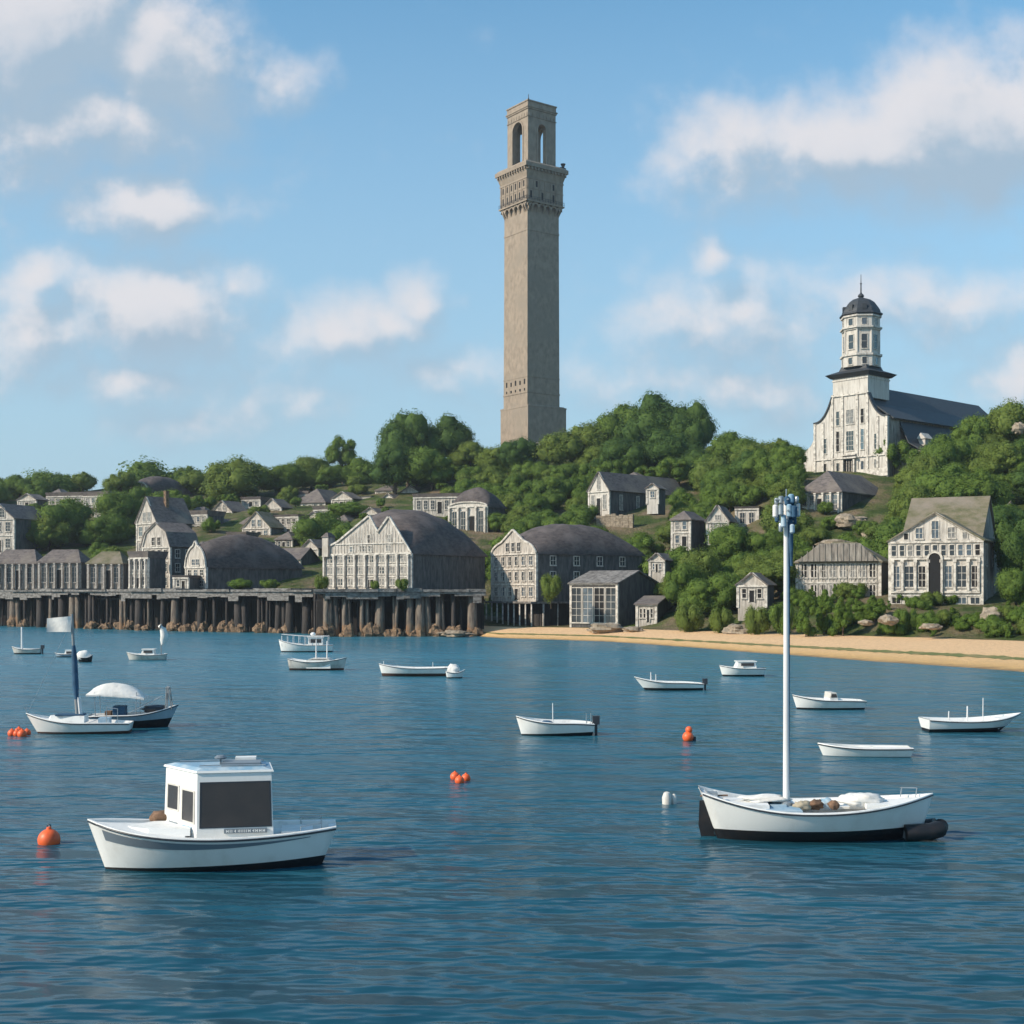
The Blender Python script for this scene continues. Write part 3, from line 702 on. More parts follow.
def twin_details():
    root, Wd, D, H, rise = tg; hw = Wd/2
    for (x, z, w, h) in ((hw*.07, H+2.0, .8, 1.4), (hw*.07-1.2, H+.45, .7, 1.0), (hw*.07+.2, H+.45, .7, 1.0), (hw*.52, H+2.0, .7, 1.3), (hw*.5, H+.45, .9, 1.0), (-hw*.35, H+.45, .8, .9), (-hw*.12, H+.45, .6, 1.0)): addwin(root, x, z, w, h, nv=1, nh=1)
    mb = MB()
    for i in range(25):
        x = -hw*.8+hw*1.66*i/24; u = x/hw; zt = min(1, max(0, (u+1)/1.07 if u < .07 else (1-(u-.07)*2.2 if u < .27 else (.55+(u-.27)*1.7 if u < .52 else .96-(u-.52)*2))))
        top = H+.2+max(.2, zt*5.4); mb.box(x-.05, x+.05, -.09, -.002, H+.15, top)
    mb.build('gable_battens', M['trim'], root)
    mb = MB(); mb.box(-hw*.72, hw*.86, -.2, -.003, H+1.75, H+1.95); mb.build('gable_belt', M['trim'], root)
    for (x, w, h) in ((-hw+.9, 1.5, 3.2),):                       # small side turret at the left shoulder
        mb = MB(); mb.box(x-w/2, x+w/2, -.7, 1.2, H-.4, H+h); mb.build('turret', M['wall'], root)
        mb = MB(); mb.frus(x-w/2-.2, x+w/2+.2, -.9, 1.4, H+h+.002, H+h+.9, -.7); mb.build('turret_roof', M['roof'], root)
twin_details()
def stilt_house():
    root, Wd, D, H, rise = house('stilt_house', 'three storey pale house on stilts with a long dark bulging roof above the sand', 536, 238, 600, 553, 521, 492, 642, 58, 'bell', 'roof_dark', 'wall', rows=3, nwin=6,
        facade='gable', yf=529, bull=.5, down=.3, q0=.42, lattice=14, side_win=4, win_w=.45)
    hw = Wd/2; mb = MB(); mb.box(-hw+1.2, hw-.6, 1.6, D-1, -6.2, -.31); mb.build('undercroft_shade', M['backing'], root)  # dark box filling the shaded space beneath the floor
    mb = MB(); mb.box(-hw-.6, hw+.5, -1.4, D+.3, -.66, -.305); mb.build('floor_platform', M['deck'], root)
    for i in range(9):
        mb = MB(); x = -hw-.3+(Wd+.5)*i/8; mb.tube([(x, -1.1, -7.0), (x, -1.1, -.67)], .15, 8); mb.build('stilt', M['trim'], root, smooth=True)
    for i in range(8):
        mb = MB(); y = 1.5+(D-2)*i/7; mb.tube([(hw+.2, y, -7.0), (hw+.2, y, -.67)], .13 if i % 2 else .2, 8); mb.build('stilt', M['trim_grey'], root, smooth=True)
stilt_house()
def glass_lean():
    root, Wd, D, H, rise = house('glazed_annex', 'small annex with tall white gridded windows and pale lean roof by the sand', 617, 226, 628, 584, 571, 571, 662, 36, 'side', 'deck', 'shingle_shade', 'shingle_shade', 'trim', rows=1, nwin=0, door=False, cat='annex', maxD=14)
    for i in range(4): addwin(root, -Wd/2+Wd*(i+.5)/4, .9, Wd/4-.42, H-1.6, nv=1, nh=4, trim='wall_clean')
glass_lean()
house('beach_hut', 'small pale hut at the back of the sand right of the glazed annex', 656, 219, 622, 605, 597, 637, 674, 22, 'side', 'roof', 'wall', rows=1, nwin=4, cat='hut', win_h=.5)
house('pillared_house', 'white pillared house with rounded dark roof on the slope left of the tower', 487, 314, 541, 506, 486, 449, 505, 28, 'bell', 'roof_dark', 'wall_clean', rows=1, nwin=4, colonnade=5, bull=.7, facade='none', win_h=.6, door=True, q0=.2)
house('terrace_house', 'low long pale building running left from the pillared house', 466, 334, 513, 497, 491, 414, 474, 14, 'flat', 'roof', 'wall', rows=1, nwin=7)
house('slope_house', 'pale gabled house with a long grey roof in the trees below the tower hill', 609, 305, 515, 491, 472, 589, 684, 45, 'gable', 'roof', 'wall_clean', rows=1, nwin=3, side_win=4, win_h=.6)
house('slope_hut', 'tiny white hut under the long grey roof among trees', 658, 284, 500, 489, 484, 647, 663, 25, 'gable', 'roof', 'wall_clean', rows=1, nwin=1, door=False, cat='hut')
house('grey_cottage', 'small grey cottage half sunk in dark trees in the middle of the slope', 690, 262, 546, 519, 510, 672, 705, 30, 'hip', 'roof', 'wall', rows=2, nwin=2)
house('gable_cottage', 'small cottage showing a pale triangular gable among trees, left of the flat white cottage', 728, 262, 530, 522, 506, 707, 736, 20, 'gable', 'roof', 'wall_clean', rows=1, nwin=2, door=False)
house('flat_cottage', 'flat roofed white cottage among trees on the slope left of the mast head', 758, 270, 528, 509, 505, 736, 764, 20, 'flat', 'roof', 'wall_clean', rows=1, nwin=2, door=False)
house('low_cottage', 'low pale cottage half hidden by bushes behind the beach left of the mast', 766, 205, 602, 586, 574, 738, 774, 24, 'gable', 'roof', 'wall', rows=1, nwin=3)
def hip_house():
    root, Wd, D, H, rise = house('glazed_house', 'wide house with cut off mossy roof and close upright windows left of the pedimented house', 880, 206, 604, 561, 540, 797, 891, 24, 'hip', 'roof_moss', 'wall', 'shingle_shade', rows=2, nwin=8, lattice=22, win_w=.55, win_h=.62, chimney=0)
    mb = MB(); hw = Wd/2
    mb.prism_y([(-hw+.2, H), (hw-.2, H), (hw*.55, H+rise*.86), (-hw*.42, H+rise*.86)], -.9, -.46)
    for i in range(13): x = -hw*.86+hw*1.72*i/12; mb.box(x-.06, x+.06, -1.0, -.905, H+.1, H+max(.3, rise*.84*min(1, (1-abs(x)/hw)*2.1)))
    mb.build('gable_screen', M['wall_grey'], root)
hip_house()
def pediment_house():
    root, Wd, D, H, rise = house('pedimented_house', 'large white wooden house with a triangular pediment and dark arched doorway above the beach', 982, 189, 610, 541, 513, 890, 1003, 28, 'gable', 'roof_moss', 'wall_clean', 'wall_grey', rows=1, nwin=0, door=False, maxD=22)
    hw = Wd/2; s = 189/F
    zb1 = 18*s; zb2 = 52*s
    mb = MB()
    for z in (zb1, zb2): mb.box(-hw+.225, hw-.225, -.34, -.004, z-.16, z+.16)
    for z in (.35, zb1-.5): mb.box(-hw+.225, hw-.225, -.2, -.004, z-.1, z+.1)
    mb.build('belt_course', M['trim'], root)
    xs = [-hw+Wd*(i+.5)/7 for i in range(7)]
    for i, x in enumerate(xs):
        if i == 3: continue
        if i in (0, 1, 2, 4, 5, 6): addwin(root, x, zb1+.75, .95 if i not in (1, 5) else 1.25, zb2-zb1-1.9, nv=1, nh=2)
        addwin(root, x, .9, 1.2, zb1-1.7, nv=1, nh=0)
    for i in range(11): addwin(root, -hw+Wd*(i+.5)/11, zb2+.45, .62, H-zb2-.95, nv=0, nh=1)
    for i in (-1, 0, 1): addwin(root, i*2.3+.001, H+.55, .95, 1.5+1.0*(i == 0), nv=1, nh=1)
    for i in (-2, 2): addwin(root, i*2.1, H+.4, .6, .9, nv=0, nh=0)
    for i in range(8):
        mb = MB(); x = -hw+Wd*i/7; x = max(-hw+.45, min(hw-.45, x)); mb.box(x-.17, x+.17, -.42, -.005, zb1+.165, zb2-.165); mb.box(x-.26, x+.26, -.5, -.003, zb2-.6, zb2-.168); mb.build('pilaster', M['trim'], root)
    # arched door
    w = .85; hh = zb1+4.9; P = [(-w, 0), (w, 0)]+[(w*math.cos(PI*i/10), hh+w*math.sin(PI*i/10)) for i in range(11)]
    mb = MB(); mb.prism_y(P, -.47, -.36, 1)
    for i in range(10):
        a0, a1 = PI*i/10, PI*(i+1)/10; q = w+.3
        mb.prism_y([(w*math.cos(a0), hh+w*math.sin(a0)), (q*math.cos(a0), hh+q*math.sin(a0)), (q*math.cos(a1), hh+q*math.sin(a1)), (w*math.cos(a1), hh+w*math.sin(a1))], -.6, -.35)
    mb.box(-w-.3, -w, -.6, -.35, 0, hh); mb.box(w, w+.3, -.6, -.35, 0, hh)
    mb.build('door', [M['trim'], M['void']], root)
    for r in range(2):
        for i in range(3): addwin(root, hw+.012, 1.2+r*5.4, 1.1, 3.0, y=D*(i+.6)/3.3, rz=R(90), trim='trim_grey')
    for w_ in [o for o in root.children if abs(o.rotation_euler.z-R(90)) < .01]: w_.location.x, w_.location.y = hw+.012, w_.location.y
    # the taller main block behind the gabled front
    mb = MB(); zr = zat(499, 203)-zat(610, 189); y0, y1 = 3.5, 21; x0, x1 = -hw+.8, hw-.5
    for (a_, b_, za, zb_) in ((y0, (y0+y1)/2, H-.2, zr), (y1, (y0+y1)/2, H-.2, zr)):
        vs = [(x0, a_, za), (x1, a_, za), (x1, b_, zb_), (x0, b_, zb_)]; vs += [(x, y, z+.3) for (x, y, z) in vs]
        mb.add(vs, [(3, 2, 1, 0), (4, 5, 6, 7), (0, 1, 5, 4), (1, 2, 6, 5), (2, 3, 7, 6), (3, 0, 4, 7)])
    mb.build('main_roof', M['roof_moss'], root)
    mb = MB()
    for x in (x0+.3, x1-.6): mb.add([(x, y0+.3, -1), (x, y1-.3, -1), (x, y1-.3, H-.1), (x, (y0+y1)/2, zr-.1), (x, y0+.3, H-.1), (x+.3, y0+.3, -1), (x+.3, y1-.3, -1), (x+.3, y1-.3, H-.1), (x+.3, (y0+y1)/2, zr-.1), (x+.3, y0+.3, H-.1)],
                                 [(4, 3, 2, 1, 0), (5, 6, 7, 8, 9), (0, 5, 9, 4), (4, 9, 8, 3), (3, 8, 7, 2), (2, 7, 6, 1)])
    mb.build('main_wall', M['wall_grey'], root)
pediment_house()
def kiosk():
    Y = 252; root = thing('lookout_kiosk', 'tiny white domed kiosk in the trees above the pedimented house', 'kiosk', at(1007, 504, Y), 0)
    mb = MB(); mb.prism_z([(1.0*math.cos(PI*i/4+.39), 1.0*math.sin(PI*i/4+.39)) for i in range(8)], -1, 1.9); mb.build('wall', M['wall'], root)
    mb = MB(); mb.lathe([(1.35, 1.9), (1.35, 2.05), (1.15, 2.4), (.6, 2.75), (.05, 2.95)], 8); mb.build('roof', M['roof'], root)
    BOXES.append((999, 486, 1014, 503, Y))
kiosk()
house('hip_annex', 'pale building with a deep grey hip roof on the bank just below the church', 841, 262, 515, 491, 468, 799, 889, 40, 'hip', 'roof', 'wall_clean', 'shingle_shade', rows=1, nwin=5, win_h=.6, colonnade=6)
# the houses higher up at the left
house('gable_house', 'pale gable with grey roof at the left edge above the wharf sheds', 14, 322, 552, 519, 504, -16, 47, 18, 'gable', 'roof', 'wall', rows=2, nwin=3)
house('hill_house', 'long low pale house above the large round tree at far left', 90, 396, 507, 496, 490, 47, 98, 14, 'flat', 'roof', 'wall', rows=1, nwin=6)
house('hill_house', 'small boxy white house high on the left slope between the tree clumps', 108, 384, 513, 496, 489, 84, 117, 20, 'flat', 'roof', 'wall_clean', rows=2, nwin=4)
house('hill_house', 'large dark rounded roof on the skyline ridge at the left', 148, 408, 500, 490, 474, 128, 190, 35, 'bell', 'roof_dark', 'wall_grey', rows=1, nwin=2, bull=.4)
house('hill_house', 'small white house front on the slope above the gambrel roofed house', 207, 346, 532, 515, 508, 185, 224, 22, 'flat', 'roof', 'wall', rows=2, nwin=4)
house('hill_house', 'pale gabled house second up the slope above the round dark roof', 232, 372, 523, 512, 501, 212, 248, 30, 'gable', 'roof', 'wall', rows=1, nwin=3)
house('hill_house', 'pale house with a wide low gable and dark doors above the round dark roof', 270, 338, 540, 528, 512, 243, 282, 28, 'gable', 'roof_moss', 'wall', rows=1, nwin=4)
house('hill_house', 'flat topped pale house with a row of dark openings right of the wide gable', 298, 342, 535, 517, 513, 274, 304, 24, 'flat', 'roof', 'wall', rows=2, nwin=4)
house('hill_house', 'tiny gabled white house just above the flat topped pale house', 281, 366, 515, 508, 499, 263, 292, 26, 'gable', 'roof', 'wall', rows=1, nwin=2)
house('hill_house', 'white walled house with brown grey hip roof under the tall ridge trees', 325, 378, 512, 502, 487, 295, 354, 24, 'hip', 'roof', 'wall_clean', rows=1, nwin=5)
house('hill_house', 'little white box house alone in the greenery left of the big dark tree', 371, 380, 508, 498, 495, 354, 378, 20, 'flat', 'deck', 'wall_clean', rows=1, nwin=2)
house('hill_house', 'very small white cottage showing between two tree clumps on the left slope', 105, 358, 522, 513, 507, 95, 110, 20, 'gable', 'roof', 'wall_clean', rows=1, nwin=2, door=False)
house('hill_house', 'tiny white roofed hut in the bushes at the foot of the tower', 544, 378, 455, 447, 443, 532, 550, 20, 'gable', 'deck', 'wall_clean', rows=1, nwin=1, door=False)
house('hill_house', 'low grey roofed house between the round roofed house and the twin gabled house', 300, 290, 572, 560, 548, 262, 318, 22, 'side', 'roof', 'wall_grey', rows=1, nwin=4)

for (pc, Y, yb, ye, yp, pL, pR, a, rf, wm, lab) in [
    (176, 330, 549, 538, 529, 160, 192, 30, 'gable', 'wall', 'small gabled house directly behind the gambrel roof'),
    (186, 392, 512, 505, 500, 166, 196, 18, 'flat', 'wall', 'flat pale house under the dark rounded ridge roof'),
    (205, 300, 560, 549, 541, 190, 216, 26, 'hip', 'wall', 'little hipped house tucked behind the front of the round roofed house'),
    (246, 322, 545, 536, 530, 228, 256, 24, 'flat', 'wall_clean', 'low white house just over the top of the round dark roof'),
    (322, 352, 527, 518, 512, 305, 338, 26, 'gable', 'wall', 'small gabled house right of the flat topped pale house'),
    (340, 320, 545, 536, 530, 326, 352, 22, 'flat', 'wall', 'low pale house behind the left gable of the twin gabled house'),
    (260, 384, 506, 500, 495, 242, 272, 20, 'flat', 'wall_clean', 'low white house near the ridge under the domed tree'),
    (396, 372, 509, 501, 494, 380, 410, 28, 'gable', 'wall_clean', 'small white gable below the big dark tree'),
    (408, 336, 523, 514, 508, 392, 416, 20, 'flat', 'wall', 'low pale house at the left end of the long low building'),
    (74, 362, 525, 515, 508, 58, 84, 24, 'hip', 'wall', 'small house with hipped roof rising behind the large round tree at far left'),
    (36, 388, 508, 500, 494, 18, 46, 20, 'gable', 'wall', 'small gable high at the far left above the grey roofed edge house'),
    (224, 352, 536, 527, 519, 210, 236, 30, 'gable', 'wall', 'small gable between the small white house front and the wide gabled house'),
    (292, 316, 549, 539, 531, 276, 304, 26, 'hip', 'wall_grey', 'grey hipped house above the low grey roofed house behind the wharf'),
    (348, 342, 530, 521, 514, 334, 362, 24, 'hip', 'wall', 'hipped pale house above the left shoulder of the twin gabled house'),
    (378, 344, 522, 514, 508, 362, 388, 24, 'gable', 'wall', 'small gable showing above the valley of the twin gables'),
    (308, 396, 503, 495, 489, 292, 320, 22, 'flat', 'wall', 'flat pale house just above the brown grey hip roof'),
    (132, 376, 516, 508, 500, 118, 142, 26, 'gable', 'wall', 'small gable just left of the steep gabled house chimney'),
    (62, 402, 502, 495, 488, 48, 74, 18, 'hip', 'wall_grey', 'grey hipped house behind the long low pale house at far left'),
    (428, 352, 509, 502, 496, 414, 440, 22, 'gable', 'wall_clean', 'white gable rising just behind the long low pale building'),
    (352, 372, 508, 499, 492, 332, 362, 26, 'gable', 'wall', 'broad pale gable on the grass right of the brown grey hip roof'),
    (392, 388, 498, 490, 484, 376, 404, 22, 'hip', 'wall', 'pale hipped cottage under the trunks of the big dark tree'),
    (330, 362, 520, 510, 504, 314, 342, 20, 'flat', 'wall_clean', 'long white flat roofed house below the brown grey hip roof'),
    (204, 362, 522, 514, 506, 186, 214, 28, 'hip', 'wall', 'hipped pale house above the small white house front'),
    (252, 350, 534, 525, 516, 238, 262, 26, 'hip', 'wall', 'pale hipped house squeezed left of the wide gabled house'),
    (318, 304, 560, 549, 540, 302, 332, 30, 'gable', 'wall', 'weathered gable right of the low grey roofed house behind the wharf'),
    (260, 300, 556, 546, 539, 246, 272, 26, 'flat', 'wall', 'flat pale house just behind the crown of the round dark roof'),
    (418, 380, 500, 492, 486, 402, 428, 24, 'gable', 'wall', 'pale gable above the left end of the long low building'),
    (664, 240, 572, 561, 554, 650, 672, 26, 'gable', 'wall', 'small shaded gable in the trees right of the stilt house'),
    (640, 330, 500-14, 478, 471, 622, 650, 30, 'hip', 'wall', 'pale roofed outbuilding behind the long grey roof of the slope house')]:
    house('hill_house', lab, pc, Y, yb, ye, yp, pL, pR, a, rf, 'roof', wm, rows=1, nwin=3, win_h=.5)

def stone_wall():
    Y = 296; a = at(596, 526, Y); b = at(632, 524, Y-4); d = b-a; root = thing('stone_wall', 'rough pale stone retaining wall under the gabled slope house', 'wall', a, math.atan2(d.y, d.x))
    Lw = math.hypot(d.x, d.y); mb = MB(); x = 0; rnd = random.Random(4)
    while x < Lw:
        w = rnd.uniform(.7, 1.5); z = -2
        while z < 2.1: h = rnd.uniform(.45, .7); mb.box(x+.03, x+w-.03, rnd.uniform(-.12, 0), .8, z+.03, z+h); z += h
        x += w
    mb.build('stonework', M['rock'], root); BOXES.append((597, 516, 632, 524, Y))
stone_wall()

# ------------------------------------------------------------------ tower
def tower():
    Y = 400.0; Yc = 391.0
    zz = lambda py: CH+(HZ-py)*Yc/F
    c = Vector((sx(531.5)*Y, Y, 0)); g0 = zz(452)-4
    root = thing('tower', 'tall square granite memorial tower with open arched belfry on the hilltop', 'tower', (c.x, c.y, g0), R(36))
    z = lambda py: zz(py)-g0
    h = 6.2
    FOOT.append((c.x, c.y, 10, Y)); BOXES.append((499, 97, 566, 440, Y-12))
    mb = MB()
    mb.frus(-h, h, -h, h, -3, z(228), -.22)
    sh = h-.22
    mb.box(-sh, sh, -sh, sh, z(228)+.001, z(200)); mb.box(-sh-.1, sh+.1, -sh-.1, sh+.1, z(229), z(227))
    mb.build('shaft', M['granite'], root)
    mb = MB(); mb.box(-h-.05, h+2.2, -h-.35, h+1.4, -4, z(406)); mb.box(-h-.12, h+2.3, -h-.45, h+1.5, z(406)+.001, z(404.4))
    mb.frus(-h+.2, h+1.9, -h-.2, h+.9, z(404.4)+.001, z(403.4), -.3); mb.build('plinth', M['granite'], root)
    for (x, y, dx, dy) in ((h+2.2, -1.0, .9, .9), (h+2.2, 3.4, .7, .7)):
        mb = MB(); mb.frus(x, x+dx, y, y+dy, z(418), z(412), .1); mb.build('bracket', M['granite'], root)
    # low band with slots
    mb = MB(); hb = h-.06; mb.box(-hb-.12, hb+.12, -hb-.12, hb+.12, z(392), z(390.6)); mb.box(-hb-.05, hb+.05, -hb-.05, hb+.05, z(376), z(375)); mb.build('band', M['granite'], root)
    for i in range(5):
        t = -h+1.5+i*2.3
        for (w_, q0_, q1_) in ((.28, 383, 378+(i % 2)), (.22+.1*(i % 2), 389.6, 387.2)):
            sl = MB(); sl.box(-h-.03, -h+.3, t-w_, t+w_, z(q0_), z(q1_)); sl.build('slot_window', M['void'], root)
    # machicolation: corbels and little arches
    hc = 6.9
    mb = MB()
    for k in range(4):
        rot = Matrix.Rotation(PI/2*k, 4, 'Z'); mb.xf = rot
        n = 6; w = 2*hc/n
        for i in range(n+1):
            x = -hc+i*w; x = max(-sh+.3, min(sh-.3, x)); x0 = x-.3; x1 = x+.3
            mb.add([(x0, -sh+.02, z(210.5)), (x1, -sh+.02, z(210.5)), (x1, -sh+.02, z(202)), (x0, -sh+.02, z(202)), (x0, -hc, z(205)), (x1, -hc, z(205)), (x1, -hc, z(202)), (x0, -hc, z(202))],
                   [(0, 1, 5, 4), (4, 5, 6, 7), (0, 4, 7, 3), (1, 2, 6, 5), (3, 7, 6, 2)])
        for i in range(n):
            xa = -hc+i*w+.38; xb = xa+w-.76; m = 8; r = (xb-xa)/2; xm = (xa+xb)/2
            for q in range(m):
                a0, a1 = PI*q/m, PI*(q+1)/m
                p0 = (xm+r*math.cos(a0), z(205)+r*math.sin(a0)); p1 = (xm+r*math.cos(a1), z(205)+r*math.sin(a1))
                mb.prism_y([p1, (p1[0], z(201)), (p0[0], z(201)), p0][::-1], -hc, -hc+.5)
    mb.xf = None
    mb.build('corbel_course', M['granite'], root)
    mb = MB(); mb.box(-hc, hc, -hc, hc, z(201), z(176)); mb.box(-hc-.35, hc+.35, -hc-.35, hc+.35, z(201), z(199.6)); mb.box(-hc-.12, hc+.12, -hc-.12, hc+.12, z(188), z(187.2))
    mb.box(-hc-.15, hc+.15, -hc-.15, hc+.15, z(178), z(176.5))
    for k in range(4):
        mb.xf = Matrix.Rotation(PI/2*k, 4, 'Z')
        for i in range(7): x = -hc+.5+i*(2*hc-1)/6; mb.box(x-.2, x+.2, -hc-.18, -hc-.001, z(199.5), z(178.2))
    mb.xf = None
    mb.build('gallery', M['granite'], root)
    for i in range(6):
        x = -hc+.5+(i+.5)*(2*hc-1)/6
        for (q0, q1) in ((197, 190), (185.5, 179.5)):
            for k in (0, 1, 2, 3):
                if k in (0, 1, 2) and q0 == 185.5 and i not in (1, 4): continue
                if k == 0 and q0 == 197 and i % 2: continue
                sl = MB(); sl.xf = Matrix.Rotation(PI/2*k, 4, 'Z'); sl.box(x-.32, x+.32, -hc-.02, -hc+.3, z(q0), z(q1)); sl.build('slit_window', M['void'], root)
    mb = MB()                                     # iron rail on the gallery
    for k in range(4):
        mb.xf = Matrix.Rotation(PI/2*k, 4, 'Z')
        for zz_ in (z(199.6)+.5, z(199.6)+1.1): mb.box(-hc-.32, hc+.32, -hc-.33, -hc-.27, zz_, zz_+.06)
        for i in range(15): x = -hc-.3+i*(2*hc+.6)/14; mb.box(x-.03, x+.03, -hc-.33, -hc-.27, z(199.6), z(199.6)+1.1)
    mb.xf = None
    mb.build('rail', M['rail'], root)
    mb = MB(); e = hc; mb.frus(-e, e, -e, e, z(176)+.002, z(167), .75); mb.box(-8.1, 8.1, -8.1, 8.1, z(167)+.002, z(163)); mb.frus(-7.9, 7.9, -7.9, 7.9, z(163)+.002, z(160.8), -.5)
    for k in range(4):
        mb.xf = Matrix.Rotation(PI/2*k, 4, 'Z')
        for i in range(12): x = -7+i*14/11; mb.box(x-.22, x+.22, -8.0, -7.2, z(169.5), z(167.2))
    mb.xf = None
    mb.build('cornice', M['granite'], root)
    # belfry: four walls each with a tall arch, sky seen through
    b = 5.3; t = 1.5; z0, z1 = z(161), z(106); zs = z(124); OW = (1.5, 2.5, 1.5, 2.5)
    mb = MB()
    for k in range(4):
        mb.xf = Matrix.Rotation(PI/2*k, 4, 'Z'); m = 14; ow = OW[k]
        mb.box(-b, -ow, -b, -b+t, z0, z1); mb.box(ow, b-t-.002, -b, -b+t, z0, z1)
        for q in range(m):
            a0, a1 = PI*q/m, PI*(q+1)/m
            p0 = (ow*math.cos(a0), zs+ow*math.sin(a0)); p1 = (ow*math.cos(a1), zs+ow*math.sin(a1))
            mb.prism_y([p1, p0, (p0[0], z1), (p1[0], z1)], -b, -b+t)
            q0 = ow+.5
            mb.prism_y([p1, p0, (q0*math.cos(a0), zs+q0*math.sin(a0)), (q0*math.cos(a1), zs+q0*math.sin(a1))], -b-.16, -b-.002)
        mb.box(-ow-.5, -ow-.02, -b-.16, -b-.002, z0+.5, zs); mb.box(ow+.02, ow+.5, -b-.16, -b-.002, z0+.5, zs)
        mb.box(-b-.2, b+.19, -b-.2, -b-.004, z(113.6), z(113)); mb.box(-b+.6, b-.6, -b+.2, -b+.5, z0, z0+1.0)
        for i in range(8): x = -b+.6+i*(2*b-1.2)/7; mb.box(x-.22, x+.22, -b-.14, -b-.003, z(112.5), z(109.5))
    mb.xf = None
    mb.build('belfry', M['granite'], root)
    mb = MB()
    mb.box(-b-.25, b+.25, -b-.25, b+.25, z1+.002, z(104.5)); mb.box(-b-.45, b+.45, -b-.45, b+.45, z(104.5)+.002, z(103.4)); mb.box(-b-.1, b+.1, -b-.1, b+.1, z(103.4)+.002, z(98.5)); mb.box(-b-.3, b+.3, -b-.3, b+.3, z(98.5)+.002, z(97.2))
    rf = mb.build('belfry_roof', M['granite'], root)
    mb = MB(); mb.lathe([(.5, 0), (.3, .4), (.12, .8), (.08, 2.0)], 8, (-b+.8, -b+.8, z(97.2))); mb.build('finial', M['slate'], rf)
    mb = MB(); mb.lathe([(.25, 0), (.6, 1.1), (.8, 1.5), (.3, 1.6)], 10, (7.0, -6.8, z(160.8))); mb.box(5.5, 7.6, -7.5, -5.6, z(161.2), z(160.3)); mb.build('lamp_housing', M['slate'], root)
tower()

